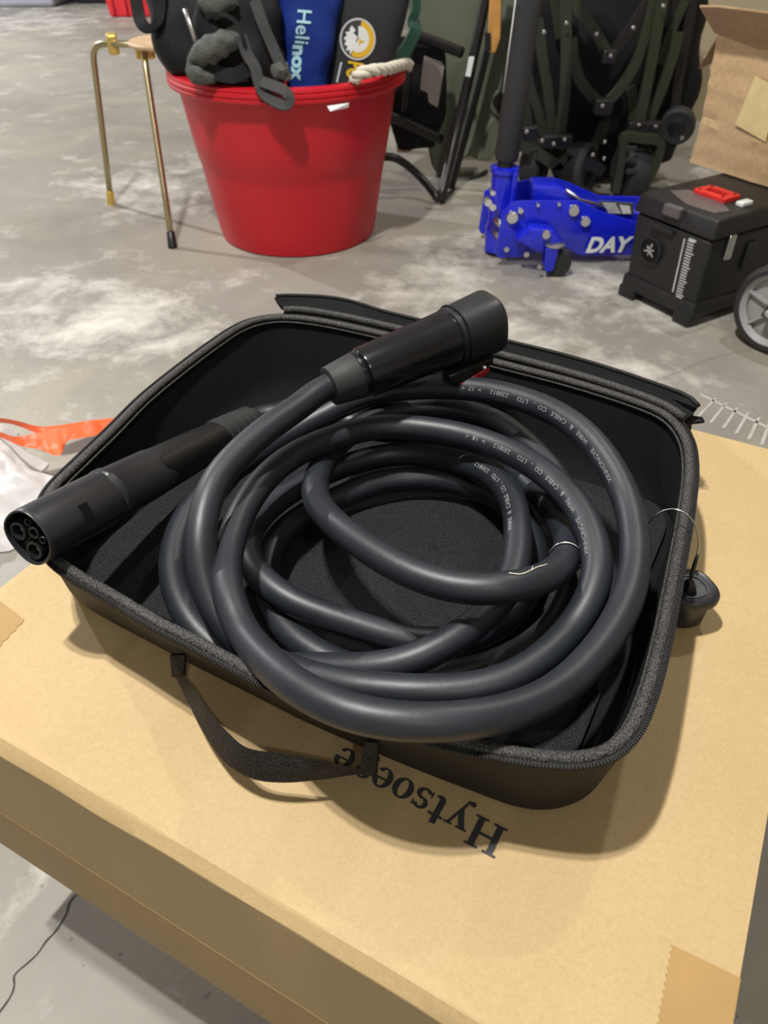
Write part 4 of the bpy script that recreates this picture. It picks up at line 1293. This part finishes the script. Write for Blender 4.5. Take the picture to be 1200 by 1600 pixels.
def bolt(u, v, y, r_, h_=.010, name='bolt'):
    p = aty(u, v, y)
    MB().lathe([(r_, 0), (r_, h_ * .7), (r_ * .85, h_), (.0005, h_)], p + Vector((0, .002, 0)), (0, -1, 0), 16).build(name, 'chrome', jk, smooth=35)
for u, v, r_ in ((800, 339, .0135), (813, 328, .0065), (840, 319, .004), (873, 318, .004), (819, 353, .004), (896, 328, .0125), (914, 345, .0115), (791, 388, .0065), (822, 396, .007)):
    bolt(u, v, Y0 - .001 + .03 * (u - 780) / 220, r_)
for u, v, r_ in ((762, 313, .009), (769, 320, .008), (769, 298, .006)):
    bolt(u, v, Y0 + .03, r_, .02)
# outrigger bracket and caster under it
cw = at(858, 432, 0)
ob_ = [aty(803, 366, 1.645), aty(826, 348, 1.645), aty(862, 352, 1.645), aty(880, 376, 1.645), aty(866, 384, 1.645), aty(838, 386, 1.645)]
MB().prism([p + Vector((0, -.035, 0)) for p in ob_], (0, .04, 0)).build('outrigger', 'jack_blue', jk, bevel=.004, smooth=30)
bolt(853, 366, 1.606, .0095, .008)
cx, cy = cw.x + .012, cw.y + .006
MB().lathe([(.018, .066), (.022, .067), (.022, .071), (.016, .073)], (cx - .008, cy, 0), n=20).build('swivel_plate', 'steel', jk, smooth=35)
for s_ in (-1, 1):
    q = [Vector((cx - .022, cy, .066)), Vector((cx + .006, cy, .066)), Vector((cx - .000, cy, .018)), Vector((cx - .012, cy, .014)), Vector((cx - .020, cy, .022))]
    MB().prism([p + Vector((-.008, s_ * .016 - .002, 0)) for p in q], (0, .003, 0)).build('caster_fork', 'jack_blue', jk, bevel=.001)
MB().lathe([(.006, -.011), (.024, -.011), (.0275, -.007), (.0275, .007), (.024, .011), (.006, .011)], (cx + .004, cy, .0277), (0, 1, 0), 28).build('caster_wheel', 'tyre', jk, smooth=35)
bolt(843, 417, cy - .019, .005, .004)
# lettering on the near plate
p0_, p1_ = aty(913, 392, Y0 + .018), aty(985, 391, Y0 + .028)
flat_text('jack_lettering', 'DAY', p0_ + Vector((0, -.006, 0)), p1_ - p0_, (0, -.001, 1), .046, 'label_white', jk, bold=.04, lift=.001, italic=.25)

# ------------------------------------------------------------------ folded wagon behind the jack
wg = thing('folding_wagon', 'folded black wagon with olive metal struts standing against the tan wall', 'wagon', at(960, 300, 0))
YW = 2.14
def bars(pts, w=.0115, mat_='olive_paint', y=YW, name='strut', t=.006):
    P = catmull([aty(u, v, y) for u, v in pts], 5)
    MB().tube(P, 1.0, prof=[(-w, -t), (w, -t), (w, t), (-w, t)], ref=(0, 1, 0)).build(name, mat_, wg, smooth=40)
for y_, mm_, ws, pts in (
    (2.10, 'olive_paint', .0125, [(883, -40), (884, 20), (884, 100), (881, 160), (874, 216)]),
    (2.11, 'olive_paint', .0115, [(882, -20), (900, 12), (932, 53), (950, 88)]),
    (2.12, 'black_paint', .0115, [(1030, -25), (1010, 6), (987, 43), (952, 88)]),
    (2.12, 'olive_paint', .0125, [(893, 60), (896, 95), (906, 125), (922, 146), (940, 166)]),
    (2.11, 'olive_paint', .0115, [(1026, -20), (1010, 45), (992, 100), (968, 138), (944, 166)]),
    (2.10, 'olive_paint', .0125, [(1040, -30), (1030, 25), (1015, 110), (997, 196)]),
    (2.13, 'olive_paint', .0120, [(1060, 50), (1050, 90), (1033, 140), (1010, 196)]),
    (2.15, 'olive_paint', .0120, [(840, 30), (846, 80), (857, 150), (863, 214)]),
    (2.16, 'olive_paint', .0100, [(822, 100), (830, 140), (843, 180), (850, 212)]),
    (2.16, 'olive_paint', .0100, [(818, 140), (822, 170), (826, 204)]),
    (2.17, 'olive_paint', .0100, [(1070, 0), (1048, 50), (1030, 100)]),
    (2.17, 'olive_paint', .0120, [(985, 135), (988, 160), (988, 190)]),
    (2.17, 'olive_paint', .0140, [(945, 190), (938, 210), (925, 232)]),
    (2.18, 'black_paint', .0120, [(1085, -30), (1075, 40), (1060, 120), (1052, 180)]),
    (2.18, 'black_paint', .0120, [(1062, -30), (1052, 40), (1042, 100)]),
    (2.18, 'olive_paint', .0090, [(860, -30), (868, 20), (874, 60)])):
    bars(pts, ws, mm_, y_)
def joint(u, v, w, h, y=2.09, d=.03):
    MB().box(aty(u, v, y), (w, d, h)).build('joint_block', 'black_paint', wg, bevel=.005)
for u, v, w, h in ((870, 220, .075, .032), (1006, 200, .085, .034), (942, 166, .045, .036), (951, 88, .034, .03), (824, 207, .05, .034)):
    joint(u, v, w, h)
def rivet(u, v, y=2.072, r_=.0052):
    MB().lathe([(r_, 0), (r_ * .9, .003), (r_ * .4, .0045), (.0004, .0046)], aty(u, v, y), (0, -1, 0), 12).build('rivet', 'chrome', wg, smooth=40)
for u, v in ((885, 36), (932, 53), (989, 43), (954, 87), (941, 165), (1036, 9), (850, 50), (823, 205), (847, 219), (865, 224), (882, 217), (998, 195), (1024, 197), (945, 221), (926, 241), (944, 247), (1065, 215)):
    rivet(u, v)
# folded cloth body
m, _ = pillow([aty(960, 265, 2.28), aty(958, 200, 2.27), aty(955, 90, 2.26), aty(960, -20, 2.27), aty(965, -100, 2.3)], [.16, .21, .225, .225, .2], [.05, .07, .07, .06, .05], (1, 0, 0), lump=.014, lump_s=11, seed=12, keep_in_tub=False)
m.build('folded_cloth', 'black_nylon', wg, smooth=50)
# lower frame, wheel forks and wheels
for pts in ([(800, 205), (812, 225), (828, 232)], [(840, 238), (868, 256), (890, 246)], [(868, 258), (895, 290), (918, 300)], [(885, 250), (925, 258), (942, 268)]):
    bars(pts, .013, 'olive_paint' if pts[0][0] < 860 else 'black_paint', 2.08, 'base_frame', .008)
bars([(960, 300), (972, 240), (976, 214), (1004, 216), (1030, 221), (1026, 250), (1010, 285)], .010, 'olive_paint', 2.06, 'wheel_fork', .012)
def wheel(u, v, y, r_, wd, ax_):
    c = aty(u, v, y)
    A_ = Vector(ax_).normalized()
    w0 = MB().lathe([(r_ * .55, -wd * .5), (r_ * .85, -wd * .55), (r_ * .97, -wd * .42), (r_, -wd * .2), (r_, wd * .2), (r_ * .97, wd * .42), (r_ * .85, wd * .55), (r_ * .55, wd * .5)], c, A_, 32).build('wheel', 'tyre', wg, smooth=35)
    MB().lathe([(.001, wd * .62), (r_ * .3, wd * .62), (r_ * .5, wd * .52), (r_ * .5, -wd * .52), (r_ * .3, -wd * .62), (.001, -wd * .62)], c, A_, 24).build('hub', 'black_paint', w0, smooth=35)
wheel(986, 268, 2.115, .074, .056, (1, .16, 0))
wheel(905, 268, 2.115, .070, .05, (.75, -.5, .1))
wheel(1058, 196, 2.16, .045, .035, (.35, 1, .1))
wheel(836, 255, 2.15, .06, .05, (.8, -.4, 0))
for v in (232, 250, 268):
    MB().box(aty(986, v, 2.04), (.026, .006, .012)).build('tread_block', 'tyre', wg, bevel=.002)

# ------------------------------------------------------------------ black tool box with a ruler printed on its front
FL, FR = Vector((.486, 1.513, 0)), Vector((.583, 1.357, 0))
ex = (FR - FL).normalized()
ey = Vector((-ex.y, ex.x, 0))
W_, D_, HTB = .186, .27, .206
def tp(x, y, z):
    return FL + ex * x + ey * y + Vector((0, 0, z))
tb = thing('tool_box', 'black plastic tool box with a printed ruler and red latch, right of the jack', 'tool box', tp(W_ / 2, D_ / 2, 0))
m = MB()
ZT = .168
i0 = .006
m.hull8([tp(i0, i0, .022), tp(W_ - i0, i0, .022), tp(W_ - i0, D_, .022), tp(i0, D_, .022), tp(0.002, 0, ZT), tp(W_ - .002, 0, ZT), tp(W_, D_, ZT), tp(0, D_, ZT)])
bd = m.build('box_body', 'toolbox_black', tb, bevel=.008, seg=3, smooth=35)
m = MB()
m.hull8([tp(-.003, -.004, ZT + .002), tp(W_ + .003, -.004, ZT + .002), tp(W_ + .003, D_ + .003, ZT + .002), tp(-.003, D_ + .003, ZT + .002), tp(.002, .003, HTB), tp(W_ - .002, .003, HTB), tp(W_ - .002, D_, HTB), tp(.002, D_, HTB)])
ld = m.build('box_lid', 'toolbox_black', tb, bevel=.006, seg=3, smooth=35)
m = MB()
m.hull8([tp(.0, .0, .018), tp(W_ , .0, .018), tp(W_, D_, .018), tp(.0, D_, .018), tp(.0015, .0015, .048), tp(W_ - .0015, .0015, .048), tp(W_, D_, .048), tp(.0, D_, .048)])
m.build('base_skirt', 'toolbox_black', tb, bevel=.005, smooth=35)
for fx in (.018, W_ - .024):
    for fy in (.016, D_ - .03):
        MB().box(tp(fx, fy, .012), (.042, .036, .026), ex, ey).build('foot', 'toolbox_black', tb, bevel=.006, smooth=35)
# smoked window and handle recess in the lid
MB().prism([tp(.03, .05, HTB), tp(.095, .018, HTB), tp(.158, .022, HTB), tp(.165, .055, HTB), tp(.12, .085, HTB), tp(.045, .085, HTB)], (0, 0, .0018)).build('lid_window', 'smoke_window', ld, bevel=.0006)
MB().box(tp(.090, -.004, HTB - .010), (.040, .014, .020), ex, ey).build('front_catch', 'smoke_window', ld, bevel=.003)
MB().box(tp(.075, -.004, ZT - .008), (.055, .010, .010), ex, ey).build('catch_ledge', 'toolbox_black', bd, bevel=.003)
lt = MB()
for a_, b_ in (((.095, .085), (.062, .014)), ((.095, .120), (.062, .014)), ((.066, .1025), (.014, .045)), ((.124, .1025), (.014, .045))):
    lt.box(tp(a_[0], a_[1], HTB + .004), (b_[0], b_[1], .010), ex, ey)
lt.build('carry_latch', 'latch_red', ld, bevel=.002, label='bright red latch frame')
MB().box(tp(.155, .105, HTB + .004), (.016, .03, .008), ex, ey).build('white_catch', 'label_white', ld, bevel=.002)
# round hole on the front, its shade a near-black disc, with its insert
hc = tp(.058, -.001, .112)
nf = -ey
MB().lathe([(.0260, -.004), (.0260, .004), (.0240, .0048), (.0222, .004), (.0218, -.003)], hc, nf, 32, caps=False).build('hole_rim', 'toolbox_black', bd, smooth=40)
MB().lathe([(.001, .0006), (.0222, .0006), (.0222, .0012), (.001, .0012)], hc, nf, 28).build('hole_shade_disc', 'plug_dark', bd)
for k_ in range(6):
    t = k_ * math.pi / 3 + .3
    d_ = ex * math.cos(t) + Vector((0, 0, 1)) * math.sin(t)
    MB().tube([hc + nf * .004, hc + nf * .0040 + d_ * (.010 + .004 * (k_ % 2))], .0019, 6).build('insert_prong', 'wheel_grey', bd, smooth='all')
# ruler: long edge line and ticks
def tick(x0, z0, x1, z1):
    def fp(x, z):
        return tp(x, i0 * (1 - (z - .022) / (ZT - .022)) - .0012, z)
    MB().hull8([fp(x0, z0), fp(x1, z0), fp(x1, z0) - nf * .001, fp(x0, z0) - nf * .001, fp(x0, z1), fp(x1, z1), fp(x1, z1) - nf * .001, fp(x0, z1) - nf * .001]).build('ruler_mark', 'print_white', bd, fix=False)
tick(.1250, .052, .1275, .156)
for k_ in range(20):
    z_ = .052 + k_ * .0054
    tick(.1345, z_, .1345 + (.014 if k_ % 5 else .018), z_ + .0019)
tick(.136, .157, .152, .1605)
tick(.136, .046, .150, .0495)
# side latch
MB().box(tp(W_ + .003, .05, .15), (.006, .018, .045), ex, ey).build('side_latch', 'steel', bd, bevel=.002)
MB().box(tp(W_ + .003, .12, .12), (.008, .03, .055), ex, ey).build('side_handle', 'toolbox_black', bd, bevel=.004)

# ------------------------------------------------------------------ worn cardboard carton on the tool box
ck = thing('carton', 'worn brown cardboard carton with yellow masking tape, on the black tool box', 'box', tp(.09, .30, HTB))
KL = at(1077, 254, HTB + .002)
KR = KL + ex * .34
dpt = ey * .24
KT = .437
def kp(x, y, z):
    b = KL + ex * x + ey * y
    return Vector((b.x, b.y, z))
m = MB()
NXk, NZk = 24, 16
fr = []
for j in range(NZk + 1):
    for i in range(NXk + 1):
        x, z = i / NXk, j / NZk
        bulge = -.006 * math.sin(math.pi * x) * math.sin(math.pi * z) + .0022 * math.sin(z * 38 + noise.noise(Vector((x * 6, z * 3, 1))) * 2.5)
        lx = .34 * x + (1 - x) * (.004 * math.sin(z * 5))
        fr.append(kp(lx, bulge, HTB + .003 + (KT - HTB) * z + .004 * noise.noise(Vector((x * 5, z * 5, 0))) * (0 if j == 0 else 1)))
ffk = [(j * (NXk + 1) + i, j * (NXk + 1) + i + 1, (j + 1) * (NXk + 1) + i + 1, (j + 1) * (NXk + 1) + i) for j in range(NZk) for i in range(NXk)]
o_ = len(fr)
bk = [kp(0, .24, HTB + .003), kp(.34, .24, HTB + .003), kp(.34, .24, KT), kp(0, .24, KT)]
tl, tr_, bl, br_ = NZk * (NXk + 1), o_ - 1, 0, NXk
ffk += [(o_, o_ + 1, o_ + 2, o_ + 3),
        tuple([j * (NXk + 1) for j in range(NZk + 1)] + [o_ + 3, o_]),
        tuple([j * (NXk + 1) + NXk for j in range(NZk, -1, -1)] + [o_ + 1, o_ + 2]),
        tuple([i for i in range(NXk, -1, -1)] + [o_, o_ + 1])]
m.add(fr + bk, ffk)
m.build('carton_body', 'kraft_old', ck, smooth=30)
def flap(q, th_, name='flap', mt='kraft_old'):
    MB().prism([Vector(p) for p in q], th_).build(name, mt, ck, bevel=.001)
flap([kp(-.012, -.002, KT), kp(.34, -.004, KT), kp(.345, -.07, KT + .055), kp(.03, -.065, KT + .050), kp(-.015, -.058, KT + .045)], (0, 0, .004))
flap([kp(0, .0, KT), kp(0, .23, KT), kp(-.085, .21, KT - .015), kp(-.075, .06, KT - .075), kp(-.03, .01, KT - .045)], ex * -.004)
MB().prism([kp(.090, -.0085, .30), kp(.165, -.0095, .285), kp(.165, -.0095, .372), kp(.105, -.0085, .385)], ey * -.0008).build('masking_tape', 'masking_tape', ck, label='patch of yellow masking tape')

# ------------------------------------------------------------------ trolley wheel at the right edge
tw = thing('trolley_wheel', 'grey spoked trolley wheel with black tyre on a black fork, by the tool box', 'wheel', at(1190, 556, 0))
wr = .080
wcx = Vector((.700, 1.275, wr))
wa = Vector((-.80, -.60, 0)).normalized()
ty = MB().lathe([(wr * .80, -.020), (wr * .90, -.021), (wr * .97, -.016), (wr, -.008), (wr, .008), (wr * .97, .016), (wr * .90, .021), (wr * .80, .020)], wcx, wa, 44, caps=False).build('tyre', 'tyre', tw, smooth=35)
MB().lathe([(wr * .70, .010), (wr * .82, .0185), (wr * .82, -.0185), (wr * .70, -.010)], wcx, wa, 44, caps=False).build('rim', 'wheel_grey', tw, smooth=35)
MB().lathe([(.001, .004), (wr * .80, .004), (wr * .80, -.004), (.001, -.004)], wcx, wa, 40).build('web_disc', 'wheel_grey', tw, smooth=35)
MB().lathe([(.001, .020), (.013, .020), (.015, .015), (.015, -.015), (.013, -.020), (.001, -.020)], wcx, wa, 20).build('hub', 'wheel_grey', tw, smooth=35)
wu = Vector((0, 0, 1))
wv = wa.cross(wu)
for k_ in range(6):
    t = k_ * math.pi / 3 + .25
    d_ = wu * math.cos(t) + wv * math.sin(t)
    MB().box(wcx + d_ * wr * .45 + wa * .007, (wr * .62, .005, .012), d_, wa.cross(d_), wa).build('spoke', 'wheel_grey', tw, bevel=.001)
fk = wcx + wa * .027
tpv = Vector((.76, 1.30, .185))
d_ = (tpv - wcx)
for s_ in (.027, -.027):
    c = wcx + wa * s_
    MB().hull8([c + wv * .014 - wu * .010, c - wv * .014 - wu * .010, c - wv * .014 - wu * .010 + wa * .005, c + wv * .014 - wu * .010 + wa * .005,
                c + d_ + wv * .020, c + d_ - wv * .022, c + d_ - wv * .022 + wa * .005, c + d_ + wv * .020 + wa * .005]).build('fork', 'black_paint', tw, bevel=.0015)
MB().lathe([(.007, 0), (.007, .004), (.004, .006), (.0005, .006)], wcx + wa * .031, wa, 14).build('axle_nut', 'chrome', tw, smooth=35)
MB().box(wcx + d_ + Vector((.0, 0, .008)), (.075, .05, .02), wa, wv).build('fork_crown', 'black_paint', tw, bevel=.004)
MB().tube([wcx + d_, wcx + d_ + Vector((.02, .0, .12)), wcx + d_ + Vector((.12, .02, .20))], .012, 12).build('frame_post', 'black_paint', tw, smooth='all')

# ------------------------------------------------------------------ a dry blade of straw caught on the cable
sw = thing('straw_fibre', 'tiny dried straw fibre lying on the inner loop of cable', 'straw', at(825, 905, .405))
si = arc_of(822, 914, S_c + .6)
def on_cable(ds, th):
    p, T, N, B = frame_at(si + ds)
    t = math.radians(th)
    return p + (N * math.cos(t) - B * math.sin(t)) * (RC + .0005)
mm = MB()
mm.tube(catmull([on_cable(-.011, 8), on_cable(-.006, -6), on_cable(.001, 0), on_cable(.006, 6), on_cable(.014, 2)], 5), .00028, 5)
mm.tube([on_cable(.001, 0), on_cable(.005, 18)], .00022, 5)
mm.build('straw_blade', 'rope', sw, smooth='all')
